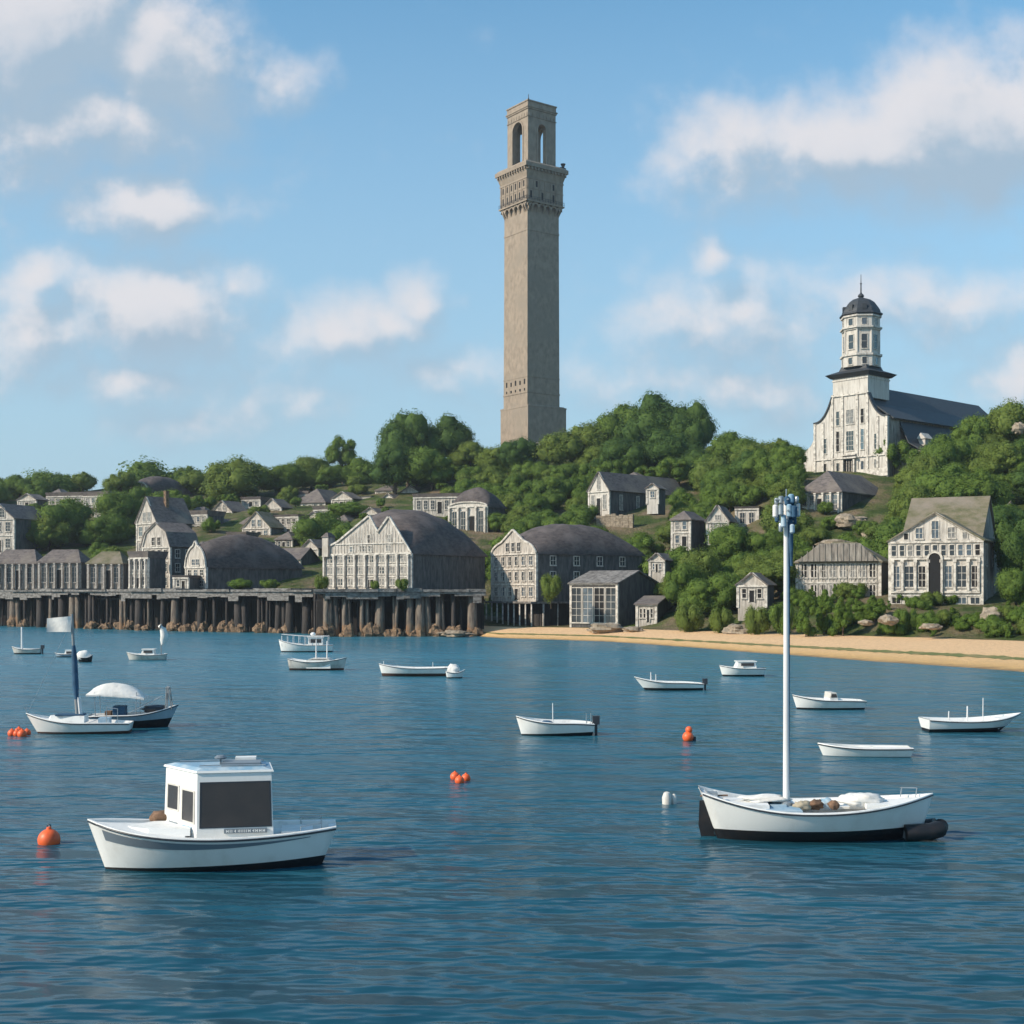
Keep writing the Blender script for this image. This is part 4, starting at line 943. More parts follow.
# ------------------------------------------------------------------ church
def church():
    Yc = 290.0; a = R(49); pc = 888; pL = 814
    Xc = sx(pc)*Yc; Wd = (Xc-sx(pL)*Yc)/(math.cos(a)+sx(pL)*math.sin(a)); hw = Wd/2
    g0 = zat(471, Yc)
    o = Vector((Xc-math.cos(a)*hw, Yc+math.sin(a)*hw, g0))
    root = thing('church', 'white wooden church with octagonal dark domed belfry and long slate roof on the hill', 'church', o, -a)
    Ym = Yc+9
    z = lambda py, Y=Ym: zat(py, Y)-g0
    BOXES.append((797, 275, 905, 470, Yc-3)); BOXES.append((880, 390, 960, 425, Yc-3))
    D = 56
    cc = o+Vector((math.sin(a)*D/2, math.cos(a)*D/2, 0)); FOOT.append((cc.x, cc.y, 19, Yc)); FOOT.append((o.x+6, o.y+6, 13, Yc))
    tw = 4.7; ze = z(421); zt = z(378)
    # facade with its concave shoulders
    P = [(-hw, -3), (hw, -3), (hw, ze)]
    for i in range(1, 9): u = i/8; P.append((hw-(hw-tw)*(u**.75), ze+(z(396)-ze)*u**1.9))
    P += [(tw, z(392)), (-tw, z(392))]
    for i in range(8, -1, -1): u = i/8; P.append((-(hw-(hw-tw)*(u**.75)), ze+(z(396)-ze)*u**1.9))
    mb = MB(); mb.prism_y(P, 0, .4); mb.build('facade', M['wall_clean'], root)
    mb = MB()
    Q = P[2:]; cop = [MB(), MB()]
    for (x0, q0), (x1, q1) in zip(Q, Q[1:]):
        if abs(x1-x0) < .05 and abs(x0) < tw+.1: continue
        if abs(q0-q1) < .01 and abs(x0) < tw+.1: continue
        d = Vector((x1-x0, q1-q0)).normalized(); nx, nz = d.y*.3, -d.x*.3
        cop[x0+x1 > 0].prism_y([(x0, q0), (x1, q1), (x1+nx, q1+nz), (x0+nx, q0+nz)][::-1], -.35, .9)
    cop[0].build('coping', M['slate'], root); cop[1].build('coping', M['slate'], root)
    mb = MB(); mb.prism_y([(-hw-5.2, -2), (-hw-.02, -2), (-hw-.02, ze-.8), (-hw-1.2, ze-2.2), (-hw-2.6, ze*.62), (-hw-4.4, ze*.5)], 2.4, 3.0); mb.build('wing_wall', M['wall_clean'], root)
    mb = MB()
    for x in (-hw+.3, -hw*.74, -tw, -tw*.42, tw*.42, tw, hw*.74, hw-.3):
        top = z(394) if abs(x) <= tw+.01 else ze+.2
        mb.box(x-.28, x+.28, -.25, -.004, -1, top)
    mb.box(-hw, hw, -.31, -.255, 3.6, 3.9); mb.box(-hw-.1, hw+.1, -.32, -.258, -1, .8); mb.box(-tw, tw, -.32, -.257, z(396.5), z(395))
    mb.build('pilasters', M['trim'], root)
    # nave and side walls
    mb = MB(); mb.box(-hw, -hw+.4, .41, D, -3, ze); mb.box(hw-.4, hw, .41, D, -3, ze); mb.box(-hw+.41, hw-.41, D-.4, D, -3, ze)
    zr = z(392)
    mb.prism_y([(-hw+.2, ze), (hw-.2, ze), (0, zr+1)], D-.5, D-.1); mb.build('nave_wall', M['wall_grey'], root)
    mb = MB(); ee = hw+.7
    prof = [(-ee, ze-.6), (-hw*.72, ze+1.9), (-hw*.36, ze+(zr-ze)*.62), (0, zr+1.4), (hw*.36, ze+(zr-ze)*.62), (hw*.72, ze+1.9), (ee, ze-.6)]
    prof = [(-ee, ze-.6), (-hw*.5, ze+(zr+1.4-ze)*.42), (0, zr+1.6), (hw*.5, ze+(zr+1.4-ze)*.42), (ee, ze-.6)]
    mb.strip_y(prof, .95, D+.6, .3); rf = mb.build('roof', M['slate'], root)
    # lower aisle on the shaded side, with its own skirt roof and dormers
    mb = MB(); mb.box(hw+.01, hw+5, 5, D-6, -3, 4.6); mb.box(-hw-3.6, -hw-.01, 3, D-8, -3, 6.0); mb.build('aisle_wall', M['wall_clean'], root)
    mb = MB(); mb.strip_y([(hw-.2, ze-.9), (hw+2.2, 6.4), (hw+5.6, 4.4)], 4.6, D-5.6, .25); mb.strip_y([(-hw-4.2, 5.8), (-hw+.2, ze-1.6)], 2.6, D-7.6, .25); mb.build('aisle_roof', M['slate'], root)
    for i, y in enumerate((9, 17, 25, 33)):
        mb = MB(); x = hw+1.6
        mb.box(x, x+2.2, y, y+2.6, 4.8, 7.6); mb.prism_y([(x, 7.4), (x+2.5, 7.4), (x+2.5, 7.7), (x, 9.0)][::-1] if False else [(x, 7.61), (x+2.5, 7.61), (x+1.2, 9.0)], y-.3, y+2.9)
        mb.build('dormer', M['wall_clean'], rf if False else root)
    # square tower block with flat slab roof
    y0, y1 = .02, 8.6
    mb = MB(); mb.box(-tw, tw, y0, y1, z(392)+.001 if False else z(400), zt); mb.box(-tw-.15, tw+.15, y0-.15, y1+.15, z(381), z(379.6)); mb.build('tower_block', M['wall_clean'], root)
    mb = MB(); mb.frus(-tw-.4, tw+.4, y0-.4, y1+.4, zt+.002, z(374.5), .9); mb.frus(-tw-1.3, tw+1.3, y0-1.3, y1+1.3, z(374.5)+.002, z(370.5), -2.2)
    mb.frus(-tw+.95, tw-.95, y0+.95, y1-.95, z(370.5)+.002, z(366), -.4); mb.build('tower_roof', M['slate'], root)
    cy = (y0+y1)/2; n = 8; ph = PI/8
    oc = lambda r, z0, z1, r2=None: mb.lathe([(r*1.08, z0), ((r if r2 is None else r2)*1.08, z1)], n, (0, cy, 0), ph=ph)
    mb = MB(); oc(4.15, z(367.5), z(357)); oc(4.5, z(357)+.002, z(355)); oc(4.15, z(355)+.002, z(354.2), 3.85); oc(3.85, z(354.2)+.002, z(331)); oc(4.15, z(331)+.002, z(329.5)); oc(4.5, z(329.5)+.002, z(328)); oc(4.0, z(328)+.002, z(318)); oc(4.35, z(318)+.002, z(316.4))
    for k in range(8):
        t = 2*PI*k/8+ph; mb.tube([(4.16*math.cos(t), cy+4.16*math.sin(t), z(354)), (4.16*math.cos(t), cy+4.16*math.sin(t), z(331.2))], .22, 8)
    ln = mb.build('belfry', M['wall_clean'], root)
    ap = 4.16*math.cos(PI/8)
    for k in range(8):
        t = 2*PI*k/8
        for (w, q0, q1, rr) in ((1.25, 350, 336, ap), (1.1, 326.5, 320, 4.32*math.cos(PI/8)), (1.0, 365.5, 359, 4.48*math.cos(PI/8))):
            f = window_pair(w, z(q1)-z(q0), M['trim'], 0, 1 if rr == ap else 0); f.name = 'window'; f.parent = ln
            f.location = (math.cos(t)*(rr+.012), cy+math.sin(t)*(rr+.012), z(q0)); f.rotation_euler = (0, 0, t+PI/2)
    mb = MB(); rr = 4.7; dz = z(297)-z(314)
    mb.lathe([(4.7, z(316.2)), (rr+.3, z(315)), (rr+.2, z(314)), (4.5, z(313)), (4.3, z(310)), (3.7, z(306)), (3.05, z(302)), (2.1, z(299)), (1.0, z(297.3)), (.5, z(296.5))], n, (0, cy, 0), ph=ph)
    dm = mb.build('dome', M['slate'], root)
    for k in (4, 5, 6, 7):
        t = 2*PI*k/8; mb = MB(); mb.xf = Matrix.Translation((0, cy, 0)) @ Matrix.Rotation(t, 4, 'Z')
        mb.box(3.3, 4.15, -.5, .5, z(311.5), z(306)); mb.xf = None; mb.build('dome_dormer', M['slate'], dm)
    mb = MB(); mb.lathe([(.5, z(296.6)), (.75, z(295)), (.6, z(293.5)), (.3, z(292.4)), (.16, z(291)), (.14, z(283)), (.28, z(282.4)), (.1, z(281.5)), (.05, z(273))], 8, (0, cy, 0)); mb.build('finial', M['slate'], dm)
    # door with little porch, facade windows
    mb = MB(); mb.box(-1.3, 1.3, -.36, -.30, 0, 3.2, 1); mb.box(-1.7, -1.31, -.9, -.3, -.5, 3.4); mb.box(1.31, 1.7, -.9, -.3, -.5, 3.4); mb.box(-2.3, 2.3, -1.2, -.3, 3.45, 3.8); mb.box(-1.9, 1.9, -1.0, -.3, 4.2, 4.45)
    for i in (-.65, 0, .65): mb.box(i-.05, i+.05, -.42, -.361, 0, 3.1)
    mb.build('door', [M['trim'], M['void']], root)
    addwin(root, 0, 5.4, 1.9, 4.4, nv=2, nh=3); addwin(root, 0, 11.5, 1.9, 3.2, nv=1, nh=1)
    for s in (-1, 1):
        addwin(root, s*3.3, 5.4, .8, 4.6, nv=0, nh=2); addwin(root, s*6.9, 5.2, .9, 3.4, nv=0, nh=2); addwin(root, s*3.3, 11.4, .8, 3.2, nv=0, nh=1)
        addwin(root, s*6.9, .9, .9, 1.9, nv=0, nh=0); addwin(root, s*3.3, .7, .7, 2.0, nv=0, nh=0)
church()

# ------------------------------------------------------------------ trees
def lobes(rnd, n, shape):
    out = []
    for i in range(n):
        for _ in range(50):
            p = Vector((rnd.uniform(-1, 1), rnd.uniform(-1, 1), rnd.uniform(-1, 1)))
            if p.length < 1: break
        if shape == 'round': c = Vector((p.x*.36, p.y*.36, .56+p.z*.27)); r = rnd.choice((.09, .12, .15, .19, .23))*rnd.uniform(.9, 1.1)
        elif shape == 'wide': c = Vector((p.x*.40, p.y*.40, .50+p.z*.24-.15*(p.x*p.x+p.y*p.y))); r = rnd.choice((.08, .11, .14, .18, .22))*rnd.uniform(.9, 1.1)
        elif shape == 'open': c = Vector((p.x*.38, p.y*.38, .60+p.z*.30)); r = rnd.uniform(.08, .15)
        elif shape == 'tall':
            zz = rnd.uniform(.12, .92); q = .26*(1-zz)**.6+.04; c = Vector((p.x*q, p.y*q, zz)); r = rnd.uniform(.09, .15)*(1.1-.5*zz)
        else: c = Vector((p.x*.40, p.y*.40, .36+p.z*.22)); r = rnd.uniform(.14, .24)
        out.append((c, r))
    return out
def crown_mesh(seed, shape, nl, nleaf, leaf, mats, core=True):
    rnd = random.Random(seed); LB = lobes(rnd, nl, shape); mb = MB()
    if core:
        for i, (c, r) in enumerate(LB): mb.ball(c, r*.74, 10, 0, .5, seed+i)
    tot = sum(r*r for c, r in LB); vs = []; fs = []
    for li, (c, r) in enumerate(LB):
        for k in range(int(nleaf*r*r/tot)):
            d = Vector((rnd.gauss(0, 1), rnd.gauss(0, 1), rnd.gauss(0, 1)+.25)).normalized()
            rr = r*(1+.34*noise.noise(d*2.2+Vector((seed+li, li*2.3, 0)))+rnd.uniform(-.20, .09)); p = c+d*rr
            if any((p-c2).length < r2*.72 for j, (c2, r2) in enumerate(LB) if j != li): continue
            nn = (d+Vector((rnd.gauss(0, .27), rnd.gauss(0, .27), rnd.gauss(0, .27)+.2))).normalized()
            a = nn.orthogonal().normalized(); b = nn.cross(a); th = rnd.uniform(0, PI); a, b = a*math.cos(th)+b*math.sin(th), b*math.cos(th)-a*math.sin(th)
            s = leaf*rnd.uniform(.6, 1.35); o = len(vs)
            vs += [p-a*s*.9, p-b*s*.5+nn*s*.1, p+a*s*.9, p+b*s*.5+nn*s*.1]; fs.append((o, o+1, o+2, o+3))
    mb.add(vs, fs)
    me = bpy.data.meshes.new('crown'); me.from_pydata(mb.v, [], mb.f); me.materials.append(mats)
    me.polygons.foreach_set('use_smooth', [True]*len(mb.f)); me.update()
    zs_ = sorted(v[2] for v in mb.v); xs_ = sorted(abs(v[0]) for v in mb.v); n_ = len(zs_)
    me['top'] = zs_[int(n_*.998)]; me['half'] = xs_[int(n_*.985)]; return me, LB
def trunk_mesh(seed, LB, r0=.028):
    rnd = random.Random(seed); mb = MB(); top = Vector((rnd.uniform(-.03, .03), rnd.uniform(-.03, .03), .62))
    mb.tube([(0, 0, -.18), (0, 0, .0), (top.x*.4, top.y*.4, .25), top], [r0*1.5, r0*1.15, r0*.85, r0*.3], 8)
    for (c, r) in LB[:9]:
        z = max(.1, min(.5, c.z-.22)); s = Vector((top.x*z, top.y*z, z)); m = (s+c)/2+Vector((0, 0, -.03))
        mb.tube([s, m, c], [r0*.55, r0*.36, r0*.14], 6)
    me = bpy.data.meshes.new('trunk'); me.from_pydata(mb.v, [], mb.f); me.materials.append(M['bark'])
    me.polygons.foreach_set('use_smooth', [True]*len(mb.f)); me.update(); return me
PROTO = {}
def mk(kind, variants, shape, nl, nleaf, leaf, mats, r0=.028):
    PROTO[kind] = []
    for i, mt in zip(range(variants), mats*4):
        me, LB = crown_mesh(sum(map(ord, kind))*7+i*31, shape, nl, nleaf, leaf, M[mt]); PROTO[kind].append((me, trunk_mesh(i, LB, r0)))
mk('round', 5, 'round', 44, 15000, .019, ['leaf_a', 'leaf_b', 'leaf_a', 'leaf_a', 'leaf_b'])
mk('wide', 4, 'wide', 48, 15000, .018, ['leaf_b', 'leaf_a', 'leaf_b', 'leaf_a'])
mk('deep', 3, 'round', 50, 20000, .016, ['leaf_d'])
mk('open', 2, 'open', 24, 7000, .019, ['leaf_a'])
mk('tall', 3, 'tall', 22, 6000, .022, ['leaf_c'], .02)
mk('bush', 4, 'bush', 20, 6500, .026, ['leaf_c', 'leaf_b', 'leaf_c', 'leaf_a'], .018)
TR = random.Random(11)
NT = 0
def tree(kind, x, y, z, h, w, label, group=None, cat='tree', var=None, label_fit=False):
    global NT; NT += 1
    me, tm = PROTO[kind][TR.randrange(len(PROTO[kind])) if var is None else var]
    h *= .93/me['top']; w *= .43/me['half'] if label_fit else 1
    nm = {'round': 'leafy_tree', 'wide': 'spreading_tree', 'deep': 'dark_tree', 'open': 'open_tree', 'tall': 'upright_shrub', 'bush': 'bush'}[kind]
    if kind in ('round', 'wide', 'deep', 'open') and h < .80*w: z -= (.80*w-h)*me['top']; h = .80*w
    r = thing(nm, label, cat, (x, y, z), TR.uniform(0, 6.28), group)
    for n, m in (('crown', me), ('trunk', tm)):
        o = bpy.data.objects.new(n, m); C.objects.link(o); o.parent = r; o.scale = (w, w, h)
    return r
def ptree(kind, px, ptop, wpx, Y, label, pbase=None, cat='tree', var=None, group=None):
    """one tree told apart in the photo: crown top row and width at a real distance"""
    X = sx(px)*Y; g = ground(X, Y); zt = zat(ptop, Y); w = wpx*Y/F/.86; h = max(1.5, (zt-g)/.93)
    if pbase is not None: g = zat(pbase, Y); h = (zt-g)/.93
    return tree(kind, X, Y, g-.2, h, w, label, group, cat, var, True)
PX = []
def P(kind, px, ptop, wpx, Y, label, **k): PX.append((px, Y, wpx)); return ptree(kind, px, ptop, wpx, Y, label, **k)
# trees one can tell apart
P('round', 8, 478, 42, 425, 'round green tree cut by the left edge on the skyline')
P('wide', 50, 470, 76, 432, 'broad low olive tree on the skyline second from the left edge')
P('wide', 150, 459, 104, 436, 'very wide olive green tree on the ridge behind the dark rounded roof')
P('round', 196, 470, 40, 425, 'small green tree on the ridge between the wide olive tree and the domed tree')
P('round', 236, 455, 72, 405, 'large domed green tree on the ridge above the small white hillside houses')
P('round', 282, 462, 46, 410, 'mid green tree just right of the large domed ridge tree')
P('round', 312, 455, 52, 415, 'green tree below and left of the thin tall crown on the ridge')
P('open', 343, 434, 30, 428, 'thin open crowned tree rising highest on the ridge left of the big dark tree')
P('round', 362, 456, 44, 412, 'green tree tucked against the left side of the big dark tree')
P('deep', 408, 409, 66, 392, 'big dark green tree on the ridge left of the tower, taller half')
P('deep', 448, 414, 60, 396, 'dark green tree with ragged crown joined to the right of the big ridge tree')
P('deep', 395, 440, 56, 380, 'dark green tree at the foot of the big ridge tree, left side')
P('round', 432, 446, 58, 378, 'mid green tree under the ragged dark crown left of the tower')
P('round', 470, 440, 44, 388, 'small pointed green tree between the big ridge tree and the tower')
P('round', 495, 444, 44, 378, 'green tree in front of the lit left side of the tower foot')
P('deep', 520, 436, 42, 374, 'dark tree covering the near corner of the tower foot')
P('round', 560, 429, 52, 370, 'green tree hiding the right foot of the tower')
P('round', 592, 420, 52, 372, 'green tree climbing the skyline right of the tower')
P('round', 622, 402, 58, 372, 'green skyline tree left of the highest dark tree')
P('deep', 655, 392, 72, 368, 'highest dark round tree on the ridge between tower and church')
P('deep', 690, 400, 56, 362, 'dark tree forming the right shoulder of the highest ridge clump')
P('deep', 668, 428, 70, 350, 'dark tree low in front of the highest ridge clump')
P('deep', 625, 436, 56, 350, 'dark green tree right above the long grey roof')
P('round', 735, 430, 56, 340, 'round green tree on the skyline midway between tower and church')
P('round', 765, 440, 50, 332, 'green tree on the skyline left of the church, second from it')
P('round', 794, 447, 44, 318, 'green tree touching the left flank of the church')
P('wide', 722, 455, 60, 322, 'lighter green spreading tree below the skyline left of the church')
P('round', 63, 497, 66, 338, 'large round dark green tree among the grey houses at far left')
P('wide', 48, 515, 44, 330, 'olive tree at the left foot of the large round tree at far left')
P('round', 120, 490, 56, 352, 'bright green round tree between the far left tree and the gabled house')
P('round', 104, 512, 52, 336, 'leafy tree below the small white cottage on the left slope')
P('round', 142, 485, 30, 372, 'small light green tree under the dark rounded roof on the ridge')
P('wide', 172, 488, 42, 366, 'light olive tree behind the steep gabled house roof')
P('bush', 212, 516, 18, 338, 'small bright bush in front of the small white house front', cat='bush')
P('round', 318, 511, 58, 318, 'green tree in front of the hillside houses left of the twin gables')
P('round', 350, 520, 46, 296, 'green tree rising behind the left end of the twin gabled house')
P('bush', 345, 500, 40, 350, 'green bush clump between the two white hillside houses', cat='bush')
P('bush', 240, 577, 24, 252, 'brown green bush under the round dark roof, left one', cat='bush', pbase=589)
P('bush', 270, 578, 22, 250, 'brown green bush under the round dark roof, right one', cat='bush', pbase=589)
P('bush', 322, 574, 14, 232, 'small bush on the jutting wharf at the left corner of the twin gabled house', cat='bush', pbase=589)
P('bush', 551, 572, 22, 224, 'climbing green bush on the dark side of the stilt house', cat='bush', pbase=600)
P('bush', 402, 577, 14, 222.5, 'small bush on the jutting wharf at the right corner of the twin gabled facade', cat='bush', pbase=589)
P('bush', 375, 579, 10, 222.8, 'tiny bush at the middle of the twin gabled facade', cat='bush', pbase=589)
for i, (px, pt, w, Y, nm) in enumerate([(806, 594, 22, 186, 'leftmost'), (824, 588, 24, 188, 'second from left'), (843, 596, 20, 185, 'shortest'), (858, 586, 24, 190, 'fourth from left'), (875, 594, 22, 187, 'rightmost')]):
    P('tall', px, pt, w, Y, nm+' of the bright upright shrubs in front of the glazed house', cat='shrub', group='bright shrubs before the glazed house')
for i, (px, pt, w, Y, nm) in enumerate([(905, 606, 24, 182, 'at its left corner'), (926, 609, 22, 180, 'left of its door'), (948, 607, 26, 180, 'under its door'), (968, 612, 22, 178, 'near its right corner')]):
    P('bush', px, pt, w, Y, 'bright low bush before the pedimented house, '+nm, cat='bush', group='bushes before the pedimented house')
P('deep', 1016, 514, 52, 196, 'dark leafy tree at the right edge beside the pedimented house')
P('round', 1000, 540, 30, 208, 'green tree behind the shaded right wall of the pedimented house')
P('round', 1016, 566, 42, 184, 'bright green tree at the right edge above the end of the beach')
P('round', 1012, 398, 56, 285, 'highest green tree at the right edge above the church roof')
P('round', 972, 412, 50, 286, 'green tree covering the far end of the church roof')
P('round', 945, 432, 48, 274, 'green tree against the lower edge of the church roof')
P('round', 926, 452, 44, 264, 'green tree at the foot of the shaded church side')
P('round', 912, 486, 38, 252, 'green tree beside the deep hip roof below the church')
P('round', 1000, 440, 60, 262, 'broad green tree on the right hill above the domed kiosk')
P('wide', 950, 462, 64, 250, 'spreading green tree on the right hill above the mossy main roof')
P('round', 985, 470, 50, 244, 'round green tree just behind the mossy main roof')
P('bush', 690, 602, 30, 206, 'green bush at the back of the sand right of the beach hut', cat='bush')
P('bush', 722, 606, 26, 201, 'low green bush at the back of the sand left of the mast', cat='bush')
P('bush', 758, 604, 26, 195, 'leafy bush in front of the low pale cottage', cat='bush')
P('bush', 782, 600, 26, 192, 'leafy bush directly behind the mast above the sand', cat='bush')
P('round', 700, 545, 48, 226, 'light green tree above the beach right of the dark stilt house')
P('round', 735, 522, 60, 240, 'light green round tree in the middle of the green slope left of the mast')
P('round', 680, 560, 40, 222, 'olive tree leaning over the beach hut')
P('round', 770, 528, 44, 236, 'green tree immediately left of the mast head')
P('round', 712, 575, 44, 214, 'leafy tree low on the slope above the sand left of the low cottage')
P('round', 815, 524, 36, 240, 'green tree below the white wall of the hip roofed building')
P('round', 790, 545, 40, 224, 'green tree behind the left end of the glazed house')
P('tall', 497, 560, 16, 262, 'narrow bright shrub on the slope between the two big wharf houses', cat='shrub')

def in_keep(px, Y, ptop, pbot, wpx):
    x0, x1 = px-wpx*.42, px+wpx*.42
    for (a0, b0, a1, b1, YY) in BOXES:
        if Y < YY+1 and x1 > a0 and x0 < a1 and pbot > b0 and ptop < b1:
            ov = (min(x1, a1)-max(x0, a0))*(min(pbot, b1)-max(ptop, b0))
            if ov > (.34 if YY > 318 else .06)*(a1-a0)*(b1-b0) or ov > 70: return True
    return False
def scatter(n, px0, px1, Y0, Y1, h0, h1, kinds, label, group, sp=.62, cat='tree', near=.5):
    done = 0; loc = []
    for _ in range(n*30):
        if done >= n: break
        px = TR.uniform(px0, px1); Y = TR.uniform(Y0, Y1); X = sx(px)*Y; h = TR.uniform(h0, h1); kind = TR.choice(kinds)
        w = h*TR.uniform(1.0, 1.45) if kind not in ('tall',) else h*.8
        if kind == 'bush': w = h*1.5
        g = ground(X, Y)
        if g < 1.6: continue
        if any((X-a)**2+(Y-b)**2 < (c*.75+w*.32)**2 for (a, b, c, _q) in FOOT): continue
        if any((X-a)**2+(Y-b)**2 < (sp*(w+c)/2)**2 for (a, b, c) in loc): continue
        if any(abs(px-a)*Y/F < near*w*.5 and abs(Y-b) < 6 for (a, b, c) in PX): continue
        wpx = w*.86*F/Y; pt = HZ-(g+h*.93-CH)*F/Y; pb = HZ-(g-CH)*F/Y
        if in_keep(px, Y, pt, pb, wpx): continue
        loc.append((X, Y, w)); done += 1
        tree(kind, X, Y, g-.2, h, w, label, group, cat)
    return done
cnt = [
 scatter(26, -40, 400, 405, 455, 6, 9, ['round', 'wide', 'wide'], 'green tree in the unbroken belt along the left ridge', 'trees of the left ridge belt'),
 scatter(44, -30, 330, 300, 400, 3, 6, ['round', 'bush', 'wide'], 'leafy tree filling gaps between the hillside houses at the left', 'trees between the left hillside houses'),
 scatter(40, 190, 480, 318, 402, 2.6, 5.5, ['round', 'bush', 'round', 'open'], 'leafy tree on the open grass above the twin gabled house', 'trees on the grass left of the tower'),
 scatter(18, 300, 480, 270, 372, 4.5, 7, ['round', 'bush'], 'leafy tree on the slope behind the twin gabled house', 'trees behind the twin gabled house'),
 scatter(44, 480, 600, 262, 376, 5, 8, ['round', 'round', 'bush'], 'green tree massed on the slope below the tower', 'trees on the slope below the tower'),
 scatter(34, 590, 790, 305, 372, 7, 10, ['round', 'deep', 'open', 'round', 'wide'], 'green tree in the wood between tower and church', 'trees between tower and church'),
 scatter(44, 630, 800, 208, 300, 5, 8, ['round', 'wide', 'bush'], 'green tree on the lower slope left of the mast', 'trees of the lower middle slope'),
 scatter(50, 885, 1060, 205, 300, 6, 9.5, ['round', 'open', 'deep', 'wide'], 'green tree massed on the right hill beside the church', 'trees of the right hill'),
 scatter(10, 790, 900, 225, 262, 3, 5, ['bush', 'round'], 'bushy tree on the bank between the church annex and glazed house', 'trees of the bank below the church'),
 scatter(64, 640, 1040, 166, 212, 1.6, 3.2, ['bush', 'bush', 'tall'], 'low bush along the back of the beach', 'bushes along the back of the beach', cat='bush', sp=.5),
]


print('TREES', NT, cnt)
def boulders():
    rnd = random.Random(5)
    for (px, py, w, Y, hh, lab) in [
        (605, 628, 34, 214, .32, 'long brown boulder at the back of the sand below the glazed annex'),
        (632, 629, 20, 212, .3, 'rounded tan boulder right of the long brown one'),
        (737, 630, 26, 198, .45, 'tan rock outcrop behind the sand left of the mast'),
        (866, 622, 14, 182, .4, 'pale boulder behind the beach below the glazed house'),
        (888, 619, 18, 180, .55, 'large pale boulder between the two big houses'),
        (930, 626, 20, 174, .3, 'flat pale slab of rock under the pedimented house'),
        (991, 615, 24, 176, .7, 'tall pale boulder at the right corner of the pedimented house'),
        (850, 521, 30, 250, .5, 'broad tan rock ledge below the deep hip roofed building'),
        (874, 534, 24, 244, .8, 'tan rock face left of the mossy main roof'),
        (1019, 428, 14, 268, .8, 'tan rock showing through the trees high on the right hill'),
        (455, 633, 30, 221, .22, 'flat dark rock at the water by the end of the jutting wharf'),
        (835, 545, 34, 232, .35, 'tan rock ledge behind the mossy glazed house roof')]:
        p = at(px, py, Y); w_ = w*Y/F/2; mb = MB()
        mb.ball((0, 0, 0), w_, 20, jit=.45, seed=px, sq=(1, .8, hh)); mb.ball((w_*.5, -w_*.1, -.1), w_*.6, 16, jit=.5, seed=px+3, sq=(1, .8, hh*1.1))
        o = mb.build('boulder', M['rock'], None, loc=(p.x, p.y, p.z-.1)); autosmooth(o, 30); tag(o, lab, 'rock')
boulders()

